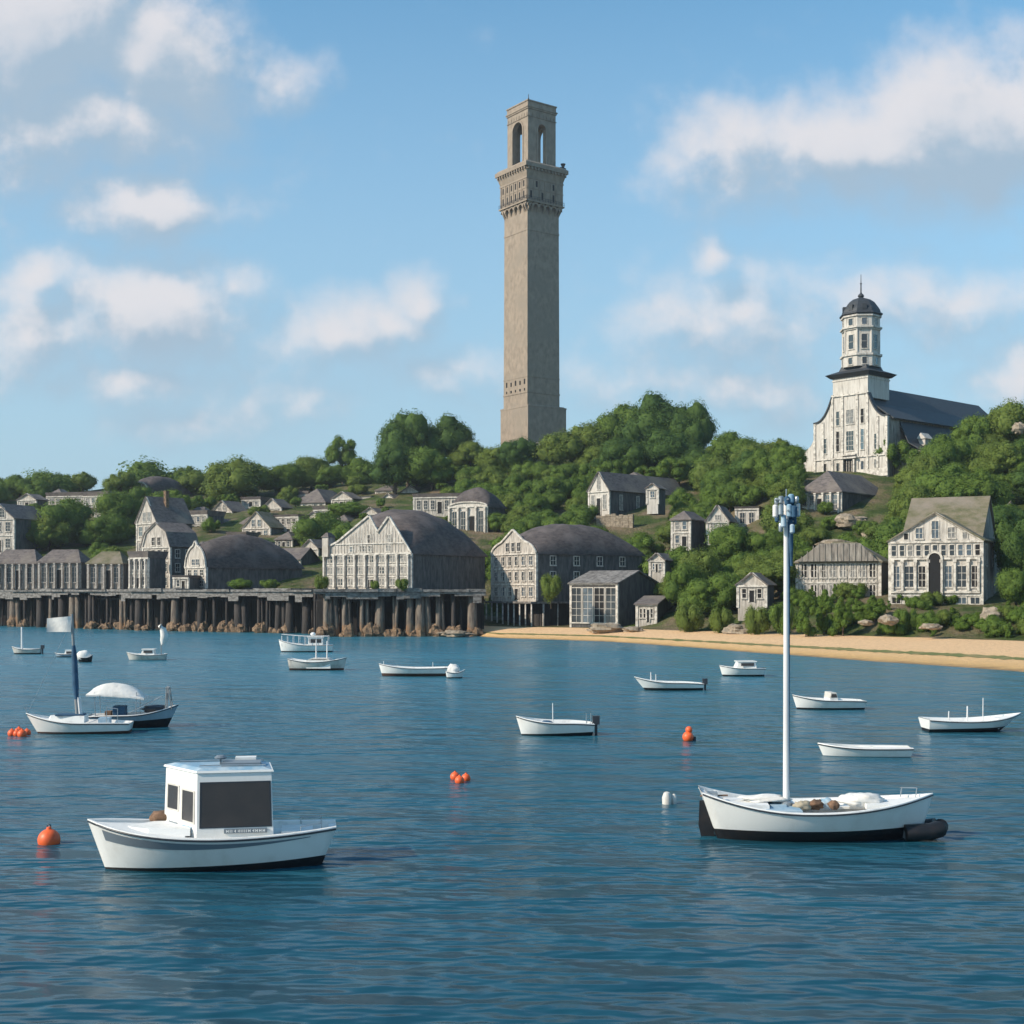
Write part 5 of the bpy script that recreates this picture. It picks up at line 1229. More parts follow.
# ------------------------------------------------------------------ boats
def hull_parts(root, L, B, fm, fb, fs_, boot=.1, draft=.4, ws=.7, full=.45, rake=.35, srake=.1, td=.68, tc=.06, floor=.15, cap=.12, p=2.2, bootb=None,
               mats=('white', 'black', 'white_deck'), rail='rail', stripe=None, railr=.035, flare=.0, seats=0):
    """bow to +x, waterline at z=0. fm/fb/fs_: freeboard amidships, at bow and stern"""
    ts = sorted(set([i/22 for i in range(23)]+[td, td+.004, tc, tc+.004]+[.965, .985]))
    def hb(t):
        if t < full: v = 1-((full-t)/full)**2*(1-ws)
        else: v = 1-((t-full)/(1-full))**p
        return max(.015, B/2*v)
    def shr(t): return fm+(fb-fm)*max(0, (t-.42)/.58)**2+(fs_-fm)*max(0, (.42-t)/.42)**2
    def boo(t): return boot+((bootb if bootb is not None else boot)-boot)*t
    nq = 11; mb = MB(); vs = []; fs = []; mi = []
    def pt(t, z, zs):
        q = (z+draft)/(zs+draft); w = hb(t)*min(1, (max(0, q))**(.42+.45*t*t))*(1+flare*(q-1))
        x = -L/2+L*t+rake*(q-1)*max(0, (t-.55)/.45)**1.5*1.6-srake*(q-1)*max(0, (.3-t)/.3)*1.5
        return x, w
    for t in ts:
        zs = shr(t); b = boo(t); bd = -draft*(1-max(0, (t-.75)/.25)**2*.7)*(1-max(0, (.2-t)/.2)**2*.4)
        zl = [bd, bd*.6, bd*.25, b*.5, b]+[b+(zs-b)*k/6 for k in range(1, 7)]
        row = []
        for z in zl:
            x, w = pt(t, z, zs)
            if z == bd: w *= .25
            row.append((x, w, z))
        vs += [(x, -w, z) for (x, w, z) in row]+[(x, w, z) for (x, w, z) in row]
    m = len(ts)
    for i in range(m-1):
        for k in range(nq-1):
            a = i*2*nq+k; mb_ = 1 if k < 4 else 0
            fs.append((a, a+2*nq, a+2*nq+1, a+1)); mi.append(mb_)
            a += nq; fs.append((a, a+1, a+2*nq+1, a+2*nq)); mi.append(mb_)
        a = i*2*nq; fs.append((a, a+nq, a+3*nq, a+2*nq)); mi.append(1)
    for k in range(nq-1):
        fs.append((k, k+1, nq+k+1, nq+k)); mi.append(1 if k < 4 else 0)
        e = (m-1)*2*nq+k; fs.append((e, e+nq, e+nq+1, e+1)); mi.append(1 if k < 4 else 0)
    mb.add(vs, fs); mb.m = mi
    h = mb.build('hull', [M[mats[0]], M[mats[1]]], root); autosmooth(h, 75)
    # inside: cap rail, coaming, well floor, decks
    mb = MB(); vs = []; fs = []
    for t in ts:
        zs = shr(t); x, w = pt(t, zs, zs); wi = max(.01, w-cap)
        inn = tc+.002 < t < td+.002
        zf = floor if inn else zs-.05
        w2 = wi*(.90 if inn else 1.0)
        if inn: w2 = max(.01, min(w2, pt(t, zf, zs)[1]*.86-.02))
        w3 = w2*.96
        vs += [(x, w+.012, zs+.002), (x, w+.0, zs+.035), (x, wi, zs+.035), (x, w2, zf), (x, w3*.5, zf+(0 if inn else .035)), (x, -w3*.5, zf+(0 if inn else .035)), (x, -w2, zf), (x, -wi, zs+.035), (x, -w, zs+.035), (x, -w-.012, zs+.002)]
    for i in range(m-1):
        for k in range(9): a = i*10+k; fs.append((a, a+1, a+11, a+10))
    fs.append(tuple(range(9, -1, -1))); e = (m-1)*10; fs.append(tuple(range(e, e+10)))
    mb.add(vs, fs); d = mb.build('deck', M[mats[2]], root); autosmooth(d, 30)
    if rail:
        mb = MB()
        for s in (-1, 1):
            pts = []
            for t in ts: zs = shr(t); x, w = pt(t, zs-.03, zs); pts.append((x, s*(w+.015), zs-.03))
            mb.tube(pts, railr, 6)
        mb.build('rub_rail', M[rail], root, smooth=True)
    if stripe:                       # a painted band following the sheer, from t0 to t1
        t0, t1, za, zb_ = stripe; mb = MB()
        for s in (-1, 1):
            vs = []; fs = []; n = 26
            for i in range(n+1):
                t = t0+(t1-t0)*i/n; zs = shr(t)
                f = min(1, (t1-t)/(t1-t0)*3) if False else 1
                for k in range(4):
                    z = zs-(za+(zb_-za)*k/3*(.06+.94*(t-t0)/(t1-t0))); x, w = pt(t, z, zs); vs.append((x, s*(w+.012), z))
            for i in range(n):
                for k in range(3): a = i*4+k; fs.append((a, a+4, a+5, a+1) if s > 0 else (a, a+1, a+5, a+4))
            mb.add(vs, fs)
        mb.build('stripe', M['stripe'], root, smooth=True)
    for i in range(seats):
        t = tc+(td-tc)*(i+.6)/(seats+.2); x = -L/2+L*t; w = hb(t)-cap-.05; mb = MB(); mb.box(x-.14, x+.14, -w*.93, w*.93, shr(t)-.22, shr(t)-.17); mb.build('thwart', M[mats[2]], root)
    return hb, shr
def boat(name, label, cat, pL, pR, py, bow, yaw=0, group=None, **k):
    """pL..pR: extent in the photo, py: row of the waterline on the centre line; bow 'L' or 'R'"""
    Y = CH*F/(py-HZ); L = (pR-pL)/F*Y/math.cos(R(yaw)); pc = (pL+pR)/2
    rz = (R(180+yaw) if bow == 'L' else R(yaw))
    root = thing(name, label, cat, (sx(pc)*Y, Y, 0), rz, group)
    return root, L, Y
def part(mb, name, m, root, smooth=False):
    o = mb.build(name, M[m] if isinstance(m, str) else m, root)
    if smooth: autosmooth(o, 40)
    return o
def wallpanel(P, Q, z0, z1, u0, u1, off=.012, th=.02, slope=0):
    """a thin plate on the vertical plane from P to Q (outside to the right of P->Q), between fractions u0..u1"""
    mb = MB(); d = Vector((Q[0]-P[0], Q[1]-P[1])); n = Vector((d.y, -d.x)).normalized()
    a = Vector(P)+d*u0; b = Vector(P)+d*u1
    mb.prism_z([tuple(a+n*(off-th)), tuple(b+n*(off-th)), tuple(b+n*off), tuple(a+n*off)][::-1], z0, z1); return mb

def cabin_boat():
    root, L, Y = boat('cabin_boat', 'white motor boat with a tall boxy wheelhouse and large dark side window in the foreground', 'boat', 90, 337, 865.5, 'L', 9)
    L *= .97
    hull_parts(root, L, 2.9, 1.0, 1.42, 1.10, boot=.30, bootb=.06, draft=.5, ws=.42, full=.50, rake=.42, srake=.4, td=.60, tc=.03, floor=.86, cap=.16, p=3.1, railr=.03, stripe=(.10, .94, .13, .44))
    mb = MB()
    # raised foredeck trunk
    mb.prism_z([(1.75, -.75), (2.5, -.22), (2.6, 0), (2.5, .22), (1.75, .7), (.6, .78), (.6, -.78)], 1.02, 1.22, top=[(1.75, -.68), (2.3, -.18), (2.4, 0), (2.3, .18), (1.75, .62), (.6, .7), (.6, -.7)])
    part(mb, 'foredeck_trunk', 'white_deck', root)
    A, B_, C_, D_ = (.42, .86), (-1.75, .80), (-1.62, -.84), (1.5, -.84)
    z0, z1 = .45, 2.80
    ins = lambda p, e: (p[0]*(1-e)+(-.2)*e, p[1]*(1-e))
    cab = [D_, A, B_, C_]
    mb = MB(); mb.prism_z(cab, z0, z1, top=[ins(p, .05) for p in cab]); cb = part(mb, 'wheelhouse', 'white', root)
    mb = MB(); mb.prism_z([ins(p, .0) for p in cab], z1+.002, z1+.06, top=[ins(p, .02) for p in cab]); mb.prism_z([ins(p, .04) for p in cab], z1+.061, z1+.13, top=[ins(p, .2) for p in cab], mi=1)
    rf = mb.build('wheelhouse_roof', [M['white'], M['pale_blue']], cb)
    def face(P, Q, zz0, zz1, u0, u1, name, m, off, parent=cb, th=.02):
        # follows the walls' inward lean
        def w(p, z): e = .05*(z-z0)/(z1-z0); q = ins(p, e); return Vector((q[0], q[1], z))
        def on(u, z): return w(P, z)*(1-u)+w(Q, z)*u
        d = (w(Q, zz0)-w(P, zz0)); n = Vector((d.y, -d.x, 0)).normalized()
        c = [on(u0, zz0), on(u1, zz0), on(u1, zz1), on(u0, zz1)]
        mb = MB(); mb.add([tuple(v+n*(off-th)) for v in c]+[tuple(v+n*off) for v in c], [(3, 2, 1, 0), (4, 5, 6, 7), (0, 1, 5, 4), (1, 2, 6, 5), (2, 3, 7, 6), (3, 0, 4, 7)])
        return part(mb, name, m, parent)
    # P->Q so that outside is on the right: for near side go B->A ... sides checked by sign
    g = face(A, B_, 1.27, 2.50, .06, .965, 'side_window', 'tinted', .01, th=.03)
    # frame strips of the large window
    for (u0, u1, q0, q1) in ((.035, .06, 1.23, 2.54), (.965, .985, 1.23, 2.54), (.06, .965, 2.50, 2.54), (.06, .965, 1.23, 1.27)): face(A, B_, q0, q1, u0, u1, 'window_trim', 'rail', .012, g)
    for (u0, u1, q0, q1) in ((.10, .42, 1.62, 2.30), (.56, .90, 1.38, 2.24)):
        f = face(D_, A, q0, q1, u0, u1, 'front_window', 'tinted', .004)
        for (a0, a1, b0, b1) in ((u0-.04, u0, q0-.04, q1+.04), (u1, u1+.04, q0-.04, q1+.04), (u0, u1, q1, q1+.05), (u0, u1, q0-.05, q0)): face(D_, A, b0, b1, a0, a1, 'window_trim', 'off', .02, f)
    face(D_, A, 1.16, 1.25, .15, .42, 'vent_grille', 'stripe', .02); face(D_, A, 1.08, 1.24, .58, .86, 'vent_grille', 'pale_blue', .02)
    # roof gear
    mb = MB(); mb.box(-1.35, -.25, -.25, .45, 2.88, 3.02); part(mb, 'roof_hatch', 'stripe', rf)
    mb = MB(); mb.box(-1.2, -.6, -.7, -.35, 2.88, 3.08); part(mb, 'roof_box', 'white', rf)
    mb = MB()
    mb.tube([(.35, .55, 2.86), (.35, .55, 2.98), (-1.5, .6, 2.98), (-1.5, .6, 2.86)], .018, 6); mb.tube([(1.0, -.6, 2.86), (1.0, -.6, 2.98), (-1.4, -.6, 2.98), (-1.4, -.6, 2.86)], .018, 6)
    part(mb, 'grab_rail', 'metal', rf)
    mb = MB(); mb.tube([(-.2, 0, 2.85), (-.2, 0, 3.1)], .03, 6); mb.lathe([(.16, 3.1), (.18, 3.14), (.1, 3.2)], 12, (-.2, 0, 0)); part(mb, 'antenna', 'stripe', rf)
    # registration lettering on the coaming: dark block letters, unreadable in the photo, as small upright marks
    mb = MB(); rnd = random.Random(2)
    mb.box(-1.55, -.35, .80, .885, 1.08, 1.20)
    part(mb, 'name_board', 'stripe', root)
    mb = MB()
    for i in range(11):
        x = -1.5+i*.102; k = rnd.choice((0, 1, 2)); mb.box(x, x+.018, 0.886, 0.892, 1.10, 1.18)
        if k != 1: mb.box(x+.05, x+.068, 0.886, 0.892, 1.10, 1.18)
        if k != 2: mb.box(x+.018, x+.05, 0.886, 0.892, 1.13, 1.15)
    part(mb, 'name_marks', 'white', root)
    # stern coaming, cleat, engine box
    mb = MB(); mb.box(-2.85, -1.95, -.5, .5, .87, 1.02); part(mb, 'engine_box', 'white_deck', root)
    for s in (-1, 1):
        mb = MB(); mb.tube([(-3.1, s*.52, 1.05), (-3.1, s*.52, 1.24), (-2.5, s*.8, 1.2), (-2.5, s*.8, 1.0)], .02, 6); part(mb, 'stern_rail', 'metal', root)
    mb = MB(); mb.box(3.1, 3.3, -.05, .05, 1.15, 1.22); mb.tube([(3.2, -.12, 1.24), (3.2, .12, 1.24)], .02, 6); part(mb, 'cleat', 'metal', root)
    # windlass and coiled rope
    mb = MB(); mb.tube([(2.0, -.15, 1.05), (2.0, .2, 1.12), (2.15, .3, 1.1), (2.2, 0, 1.1), (1.95, -.2, 1.1)], .03, 6); part(mb, 'rope_coil', 'rope', root)
    bag = MB(); bag.ball((0, 0, 0), .34, 16, jit=.4, seed=3, sq=(1, .7, .55)); o = bag.build('canvas_bag', M['brown'], None, smooth=True)
    o.matrix_world = Matrix.Translation(root.location) @ Matrix.Rotation(root.rotation_euler.z, 4, 'Z') @ Matrix.Translation((1.55, -.95, 1.28)); tag(o, 'brown bag on the deck just left of the wheelhouse of the foreground motor boat', 'bag')
cabin_boat()

def world_of(root, p): return root.location+Matrix.Rotation(root.rotation_euler.z, 3, 'Z') @ Vector(p)
def sloop():
    root, L, Y = boat('sailing_boat', 'white open sailing boat with a tall bare mast moored in the right foreground', 'boat', 701, 931, 837, 'R', -3)
    hb, shr = hull_parts(root, L, 3.1, .98, 1.42, 1.50, boot=.34, bootb=.42, draft=.45, ws=.5, full=.5, rake=.35, srake=.45, td=.80, tc=.07, floor=.55, cap=.15, p=2.1, railr=.028)
    xm = (786.5-816)/F*Y
    # deck around the mast, benches, thwarts
    mb = MB(); mb.box(-2.9, -1.6, -.75, .75, .92, 1.14); part(mb, 'stern_deck', 'white_deck', root)
    mb = MB(); mb.box(xm-.75, xm+.35, -1.1, 1.1, .88, 1.02); part(mb, 'mast_thwart', 'pale_blue', root)
    for s in (-1, 1):
        mb = MB(); mb.prism_z([(-2.6, s*.70), (1.9, s*.72), (1.7, s*1.06), (-.2, s*1.17), (-2.3, s*.95)][::s], .80, .87); part(mb, 'bench', 'white_deck', root)
    mb = MB(); mb.box(1.5, 2.5, -.55, .55, 1.0, 1.16); part(mb, 'fore_locker', 'white_deck', root)
    mb = MB(); mb.box(-1.5, -1.0, -.4, .35, .5, 1.08); part(mb, 'cockpit_box', 'pale_blue', root)
    zt = zat(492, Y)
    mb = MB(); mb.tube([(xm, 0, .4), (xm, 0, 3), (xm, 0, zt-.3)], [.11, .10, .08], 14); mast = part(mb, 'mast', 'mast_white', root, True)
    mb = MB(); mb.box(xm+.07, xm+.115, -.03, .03, 1.5, zt-.4); part(mb, 'mast_shade_strip', 'blue_canvas', mast)  # dark strip added as the shaded right side of the mast
    mb = MB(); mb.tube([(xm+.16, -.03, zt-2.4), (xm+.14, -.03, zt-1.6), (xm+.1, -.03, zt-.9)], [.04, .08, .09], 9); part(mb, 'halyard_bundle', 'blue_canvas', mast, True)
    mb = MB(); mb.lathe([(.22, 1.021), (.22, 1.12), (.14, 1.18)], 12, (xm, 0, 0)); part(mb, 'mast_collar', 'metal', mast)
    # lamps and sensor heads at the masthead
    rnd = random.Random(8)
    mb = MB()
    for (z, r) in ((zt-.25, .36), (zt-.62, .42), (zt-.95, .24)):
        mb.tube([(xm-r, 0, z), (xm+r, 0, z)], .03, 6); mb.tube([(xm, -r, z), (xm, r, z)], .03, 6)
    part(mb, 'masthead_bracket', 'metal', mast)
    for (x, y, z, h, r, m) in [(-.36, -.05, -.62, .42, .085, 'mast_white'), (-.22, -.3, -.60, .36, .08, 'metal'), (.36, -.02, -.58, .46, .09, 'metal'), (.2, -.32, -.66, .40, .1, 'blue_canvas'), (-.12, -.22, -.95, .42, .085, 'pale_blue'),
                               (.1, .2, -.9, .4, .09, 'blue_canvas'), (-.16, .05, -.25, .26, .09, 'metal'), (.14, -.1, -.22, .30, .1, 'pale_blue'), (0, -.16, -.3, .30, .09, 'blue_canvas'), (.32, -.1, -.25, .22, .07, 'metal'), (-.3, .1, -.3, .24, .07, 'metal'), (.16, -.2, -1.2, .3, .08, 'pale_blue'), (-.26, .2, -.8, .34, .08, 'blue_canvas'), (.27, .16, -.85, .4, .09, 'blue_canvas'), (.05, -.28, -.62, .42, .09, 'pale_blue'), (-.08, .2, -.5, .3, .09, 'metal'), (.22, .2, -.4, .26, .08, 'blue_canvas'), (-.2, -.16, -1.15, .3, .07, 'metal')]:
        mb = MB(); c = (xm+x, y, zt+z); mb.lathe([(r*.5, -h/2), (r, -h/2+.04), (r, h/2-.04), (r*.55, h/2)], 10, c); part(mb, 'masthead_lamp', m, mast, True)
    mb = MB(); mb.tube([(xm, 0, zt-.3), (xm, 0, zt+.1)], .02, 6); part(mb, 'masthead_spike', 'metal', mast)
    # rudder
    mb = MB(); mb.prism_y([(-L/2-.02, 1.15), (-L/2-.05, .35), (-L/2+.12, -.4), (-L/2+.55, -.4), (-L/2+.42, .3), (-L/2+.12, 1.16)], -.05, .05); part(mb, 'rudder', 'black', root)
    mb = MB(); mb.tube([(-L/2, 0, 1.3), (-L/2+.9, .05, 1.32)], .03, 6); part(mb, 'tiller', 'brown', root)
    mb = MB(); mb.box(-L/2+.2, -L/2+.55, -.2, .12, 1.3, 1.44); mb.tube([(-L/2+.2, .2, 1.25), (-L/2+.2, .2, 1.5), (-L/2+.2, -.3, 1.5)], .02, 6); part(mb, 'stern_fitting', 'metal', root)
    mb = MB()
    for x in (2.75, 3.2): mb.tube([(x, .25 if x < 3 else .1, shr(.9)), (x+.05, .25 if x < 3 else .1, shr(.9)+.32)], .018, 6)
    mb.tube([(2.75, .25, shr(.9)+.3), (3.25, .1, shr(.9)+.32)], .014, 6); part(mb, 'bow_rail', 'metal', root)
    # things lying in the boat
    def lie(name, label, cat, p, r, m, sq, seed, rz=0):
        b = MB(); b.ball((0, 0, 0), r, 22, jit=.45, seed=seed, sq=sq); b.ball((r*.35, r*.1, -r*.1*sq[2]), r*.7, 16, jit=.5, seed=seed+5, sq=sq)
        o = b.build(name, M[m], None, smooth=True); o.location = world_of(root, p); o.rotation_euler = (0, 0, rz); tag(o, label, cat)
    lie('canvas_bag', 'lighter tan bag beside the mast foot in the sailing boat', 'bag', (-.50, -.3, 1.05), .24, 'rope', (1.2, .8, .7), 4)
    lie('canvas_bag', 'brown canvas bag in the middle of the sailing boat', 'bag', (.05, .28, 1.0), .27, 'brown', (1.3, .7, .6), 8, .5)
    lie('canvas_bag', 'small dark brown bag behind the middle one in the sailing boat', 'bag', (.52, -.25, 1.08), .17, 'brown', (1, .8, .9), 12)
    lie('plastic_tub', 'blue grey tub between the brown bags and the white sheet', 'tub', (.38, .45, 1.0), .24, 'pale_blue', (1, .8, .75), 15)
    lie('folded_sheet', 'white crumpled sail cloth folded near the bow end of the sailing boat', 'sail cloth', (1.45, .1, 1.2), .55, 'canvas', (1.35, .9, .38), 19)
    lie('folded_sheet', 'long white rolled cloth lying left of the mast in the sailing boat', 'sail cloth', (-1.6, .1, 1.22), .5, 'canvas', (1.6, .7, .24), 23)
    # black inflatable nosing at the right end
    Y2 = CH*F/(840-HZ); d = thing('rubber_tender', 'small black inflatable tender pressed against the right end of the sailing boat', 'tender', (sx(924)*(Y2+.2), Y2+.2, 0), 0)
    mb = MB(); pts = [(-.7, .34, .25), (.1, .36, .3), (.42, .22, .36), (.52, 0, .38), (.42, -.22, .36), (.1, -.36, .3), (-.7, -.34, .25)]; mb.tube(pts, .27, 12); part(mb, 'tube', 'black', d, True)
    mb = MB(); mb.box(-.62, .3, -.3, .3, .05, .16); part(mb, 'floor', 'stripe', d)
    mb = MB(); mb.box(-.70, -.64, -.3, .3, .05, .5); part(mb, 'transom', 'stripe', d)
    mb = MB(); mb.tube([(.0, .25, .6), (.0, .25, 1.05)], .015, 6); part(mb, 'pole', 'metal', d)
sloop()

def left_pair():
    r2, L2, Y2 = boat('motor_launch', 'grey blue launch with a white canvas canopy, behind the small sloop at left', 'boat', 92, 177, 727, 'R', 8)
    hb, shr = hull_parts(r2, L2, 2.2, .75, 1.28, .7, boot=.34, bootb=.52, draft=.4, ws=.7, td=.78, tc=.05, floor=.3, rake=.5, mats=('blue_hull', 'black', 'white_deck'), railr=.03)
    s = F/Y2
    xc = (118-134.5)/s
    mb = MB(); n = 14; m_ = 10; vs = []; fs = []
    W_ = 1.62
    for i in range(n+1):
        for j in range(m_+1):
            u = -1+2*i/n; v = -1+2*j/m_
            z = 1.86+.72*((1-abs(u)**2.2)**.8)*(1-.92*abs(v)**2.4)+.05*noise.noise(Vector((u*3, v*2, 1)))-.12*u
            vs.append((xc+u*W_, v*.95, z))
    for i in range(n):
        for j in range(m_): a = i*(m_+1)+j; fs.append((a, a+m_+1, a+m_+2, a+1))
    k = len(vs); vs += [(x, y, z-.09) for (x, y, z) in vs[:]]; fs += [tuple(q+k for q in f[::-1]) for f in fs[:]]
    for i in range(n): a = i*(m_+1); fs.append((a, k+a, k+a+m_+1, a+m_+1)); a += m_; fs.append((a, a+m_+1, k+a+m_+1, k+a))
    for j in range(m_): fs.append((j, j+1, k+j+1, k+j)); a = n*(m_+1)+j; fs.append((a, k+a, k+a+1, a+1))
    mb.add(vs, fs); part(mb, 'canopy', 'canvas', r2, True)
    for x in (-1.15, 1.2):
        for y in (-.85, .85): mb = MB(); mb.tube([(xc+x*.95, y, .5), (xc+x, y*.98, 2.1)], .022, 6); part(mb, 'canopy_post', 'metal', r2)
    mb = MB(); mb.box(xc-.2, xc+.5, -.45, .4, .32, 1.25); part(mb, 'console', 'blue_canvas', r2)
    mb = MB(); mb.box(xc-.7, xc-.35, -.1, .45, .32, .95); part(mb, 'seat', 'brown', r2)
    mb = MB(); mb.ball((L2*.22, 0, 1.05), .55, 14, jit=.4, seed=4, sq=(1.3, .8, .45)); part(mb, 'canvas_heap', 'rail', r2, True)
    mb = MB()
    for y in (-.35, .35): mb.tube([(L2*.36, y, 1.0), (L2*.37, y, 2.35)], .03, 6); mb.tube([(L2*.43, y, 1.0), (L2*.39, y, 2.3)], .03, 6)
    mb.box(L2*.36, L2*.40, -.4, .4, 2.25, 2.32); mb.box(L2*.36, L2*.38, -.3, .3, 1.6, 2.0); part(mb, 'stern_frame', 'mast_grey', r2)
    mb = MB(); mb.tube([(-.2, -.95, .9), (L2*.3, -.9, 1.75)], .015, 5); mb.tube([(-.2, .95, .9), (L2*.3, .9, 1.75)], .015, 5); part(mb, 'stay', 'metal', r2)
    root, L, Y = boat('sloop', 'white sloop at left with a blue sleeved mast carrying a square white pennant', 'boat', 28, 130, 733, 'L', 6)
    hb, shr = hull_parts(root, L, 2.1, .62, 1.12, .55, boot=.16, bootb=.1, draft=.4, ws=.62, td=.62, tc=.04, floor=.28, rake=.55, mats=('white', 'red_bottom', 'white_deck'), railr=.03)
    s = F/Y; xm = -(76-79)/s
    mb = MB(); mb.prism_z([(-.4, -.6), (1.6, -.32), (1.75, 0), (1.6, .32), (-.4, .6)], .6, 1.0, top=[(-.4, -.52), (1.45, -.26), (1.55, 0), (1.45, .26), (-.4, .52)]); part(mb, 'cabin_trunk', 'white_deck', root)
    mb = MB(); mb.box(-.3, 1.2, -.45, .45, 1.0, 1.08); part(mb, 'cabin_cover', 'blue_canvas', root)
    zt = zat(614, Y)
    mb = MB(); mb.tube([(xm-.1, 0, .8), (xm, 0, 2.2), (xm+.22, 0, zt)], [.12, .11, .07], 10); mast = part(mb, 'mast', 'mast_grey', root, True)
    mb = MB(); mb.tube([(xm-.03, 0, 1.9), (xm+.02, 0, 2.6), (xm+.08, 0, 4.2), (xm+.13, 0, 4.9)], [.12, .18, .16, .1], 10); part(mb, 'sail_sleeve', 'blue_canvas', mast, True)
    mb = MB(); mb.tube([(xm-.25, 0, 1.0), (xm-.15, 0, 2.0)], .12, 8); part(mb, 'mast_step', 'mast_white', mast, True)
    # pennant: a stiff square of white cloth flying forward of the masthead
    mb = MB(); vs = []; fs = []; n = 10
    for i in range(n+1):
        for j in range(6):
            u = i/n; v = j/5; vs.append((xm+.24+u*1.35, .10*math.sin(u*5+v), zt-.12-v*.88-.12*u*(1-v)))
    for i in range(n):
        for j in range(5): a = i*6+j; fs.append((a, a+6, a+7, a+1))
    k = len(vs); vs += [(x, y+.03, z) for (x, y, z) in vs[:]]; fs += [tuple(q+k for q in f[::-1]) for f in fs[:]]
    for i in range(n): a = i*6; fs.append((a, k+a, k+a+6, a+6)); a += 5; fs.append((a, a+6, k+a+6, k+a))
    for j in range(5): fs.append((j, j+1, k+j+1, k+j)); a = n*6+j; fs.append((a, k+a, k+a+1, a+1))
    mb.add(vs, fs); part(mb, 'pennant', 'canvas', mast, True)
    mb = MB(); mb.tube([(xm+.2, 0, zt-.3), (L/2-.1, 0, 1.15)], .012, 5); part(mb, 'forestay', 'metal', mast)
    mb = MB(); mb.tube([(L/2-.1, 0, 1.1), (L/2+.05, 0, 1.45)], .03, 6); mb.tube([(-1.6, .5, .6), (-1.6, .5, 1.5)], .02, 6); mb.tube([(-2.2, .5, .6), (-2.2, .5, 1.4)], .02, 6); mb.tube([(-1.6, .5, 1.45), (-2.2, .5, 1.38)], .018, 6); part(mb, 'rail_post', 'metal', root)
    mb = MB(); mb.box(-1.7, -1.1, -.4, .3, .3, .85); part(mb, 'cockpit_box', 'pale_blue', root)
left_pair()

def dinghy(name, label, pL, pR, py, bow, yaw=0, B=1.7, fm=.5, fb=.8, fs_=.55, posts=(), shield=None, cabin=None, engine=False, mats=('white', 'black', 'white_deck'), boot=.1, cat='boat', group=None, **k):
    root, L, Y = boat(name, label, cat, pL, pR, py, bow, yaw, group)
    kw = dict(boot=boot, draft=.3, td=.74, tc=.05, floor=.15, rake=.25, railr=.03, seats=2, p=3.0); kw.update(k)
    hb, shr = hull_parts(root, L, B, fm, fb, fs_, mats=mats, **kw)
    sg = 1 if bow == 'R' else -1; pc = (pL+pR)/2; s = F/Y
    for (px, ytop, r) in posts:
        x = (px-pc)/s*sg; zt = zat(ytop, Y)
        mb = MB(); mb.tube([(x, 0, .2), (x+.02, 0, zt)], [r, r*.8], 7); part(mb, 'post', 'mast_white', root, True)
    if shield:
        a, b, zt = shield; xa, xb = sorted(((a-pc)/s*sg, (b-pc)/s*sg)); z = zat(zt, Y); w = B*.36
        mb = MB(); mb.box(xa, xb, -w, w, .2, fm+.15); part(mb, 'console', 'white_deck', root)
        mb = MB(); mb.prism_y([(xa, fm+.151), (xb, fm+.151), (xb-.12*(xb-xa), z), (xa+.2*(xb-xa), z)], -w, w); part(mb, 'windscreen', 'off', root)
        mb = MB()
        for q in (-1, 1): mb.prism_y([(xa+.12*(xb-xa), fm+.22), (xb-.12*(xb-xa), fm+.22), (xb-.22*(xb-xa), z-.08), (xa+.27*(xb-xa), z-.08)], q*(w+.012)-.01, q*(w+.012)+.01)
        part(mb, 'side_pane', 'tinted', root)
    if cabin:
        a, b, zt = cabin; xa, xb = sorted(((a-pc)/s*sg, (b-pc)/s*sg)); z = zat(zt, Y); w = B*.34; d = xb-xa
        mb = MB(); mb.prism_z([(xa, -w), (xb, -w*.8), (xb, w*.8), (xa, w)], .2, z-.05, top=[(xa+.1*d, -w*.85), (xb-.22*d, -w*.7), (xb-.22*d, w*.7), (xa+.1*d, w*.85)]); cb = part(mb, 'cabin', 'white', root)
        mb = MB(); mb.prism_z([(xa+.04*d, -w), (xb-.15*d, -w*.8), (xb-.15*d, w*.8), (xa+.04*d, w)], z-.049, z+.02); part(mb, 'cabin_roof', 'white', cb)
        for q in (-1, 1): mb = MB(); mb.box(xa+.16*d, xb-.3*d, q*w*.93-.03, q*w*.93+.03, z-.42, z-.15); part(mb, 'cabin_window', 'tinted', cb)
    if engine:
        x = -L/2-.18; mb = MB(); mb.box(x-.18, x+.2, -.16, .16, fs_-.05, fs_+.42); mb.box(x-.07, x+.07, -.06, .06, -.4, fs_-.05); part(mb, 'outboard_motor', 'rail', root)
    return root, L, Y, shr
r, L, Y, sh = dinghy('rowing_boat', 'white open boat with a thin upright stick alone in the middle of the harbour', 516, 593, 735, 'L', 5, B=2.0, fm=.72, fb=1.05, fs_=.62, posts=[(553, 703, .03)], engine=True, boot=.22, ws=.75, bootb=.08)
mb = MB(); mb.ball((.45, .1, .62), .3, 12, jit=.4, sq=(1.2, .8, .7)); part(mb, 'seat_cover', 'blue_canvas', r, True)
mb = MB()
for x in (-1.7, -1.95): mb.tube([(x, .5, .6), (x, .5, 1.25)], .02, 6)
part(mb, 'rail_post', 'metal', r)
dinghy('open_boat', 'long white open boat with dull red bottom near the end of the jutting wharf', 379, 449, 676, 'L', 3, B=2.2, fm=.75, fb=1.15, fs_=.8, posts=[(384, 661, .03), (433, 662, .03)], mats=('white', 'red_bottom', 'white_deck'), boot=.28, ws=.85)
r, L, Y, sh = dinghy('round_tender', 'stubby rounded white tender touching the stern of the long white open boat', 446, 465, 678, 'R', 10, B=1.1, fm=.5, fb=.75, fs_=.6, boot=.1, seats=0, cat='tender')
mb = MB(); mb.ball((-.2, 0, .7), .62, 14, jit=.3, seed=2, sq=(.9, .7, .9)); part(mb, 'cover', 'canvas', r, True)
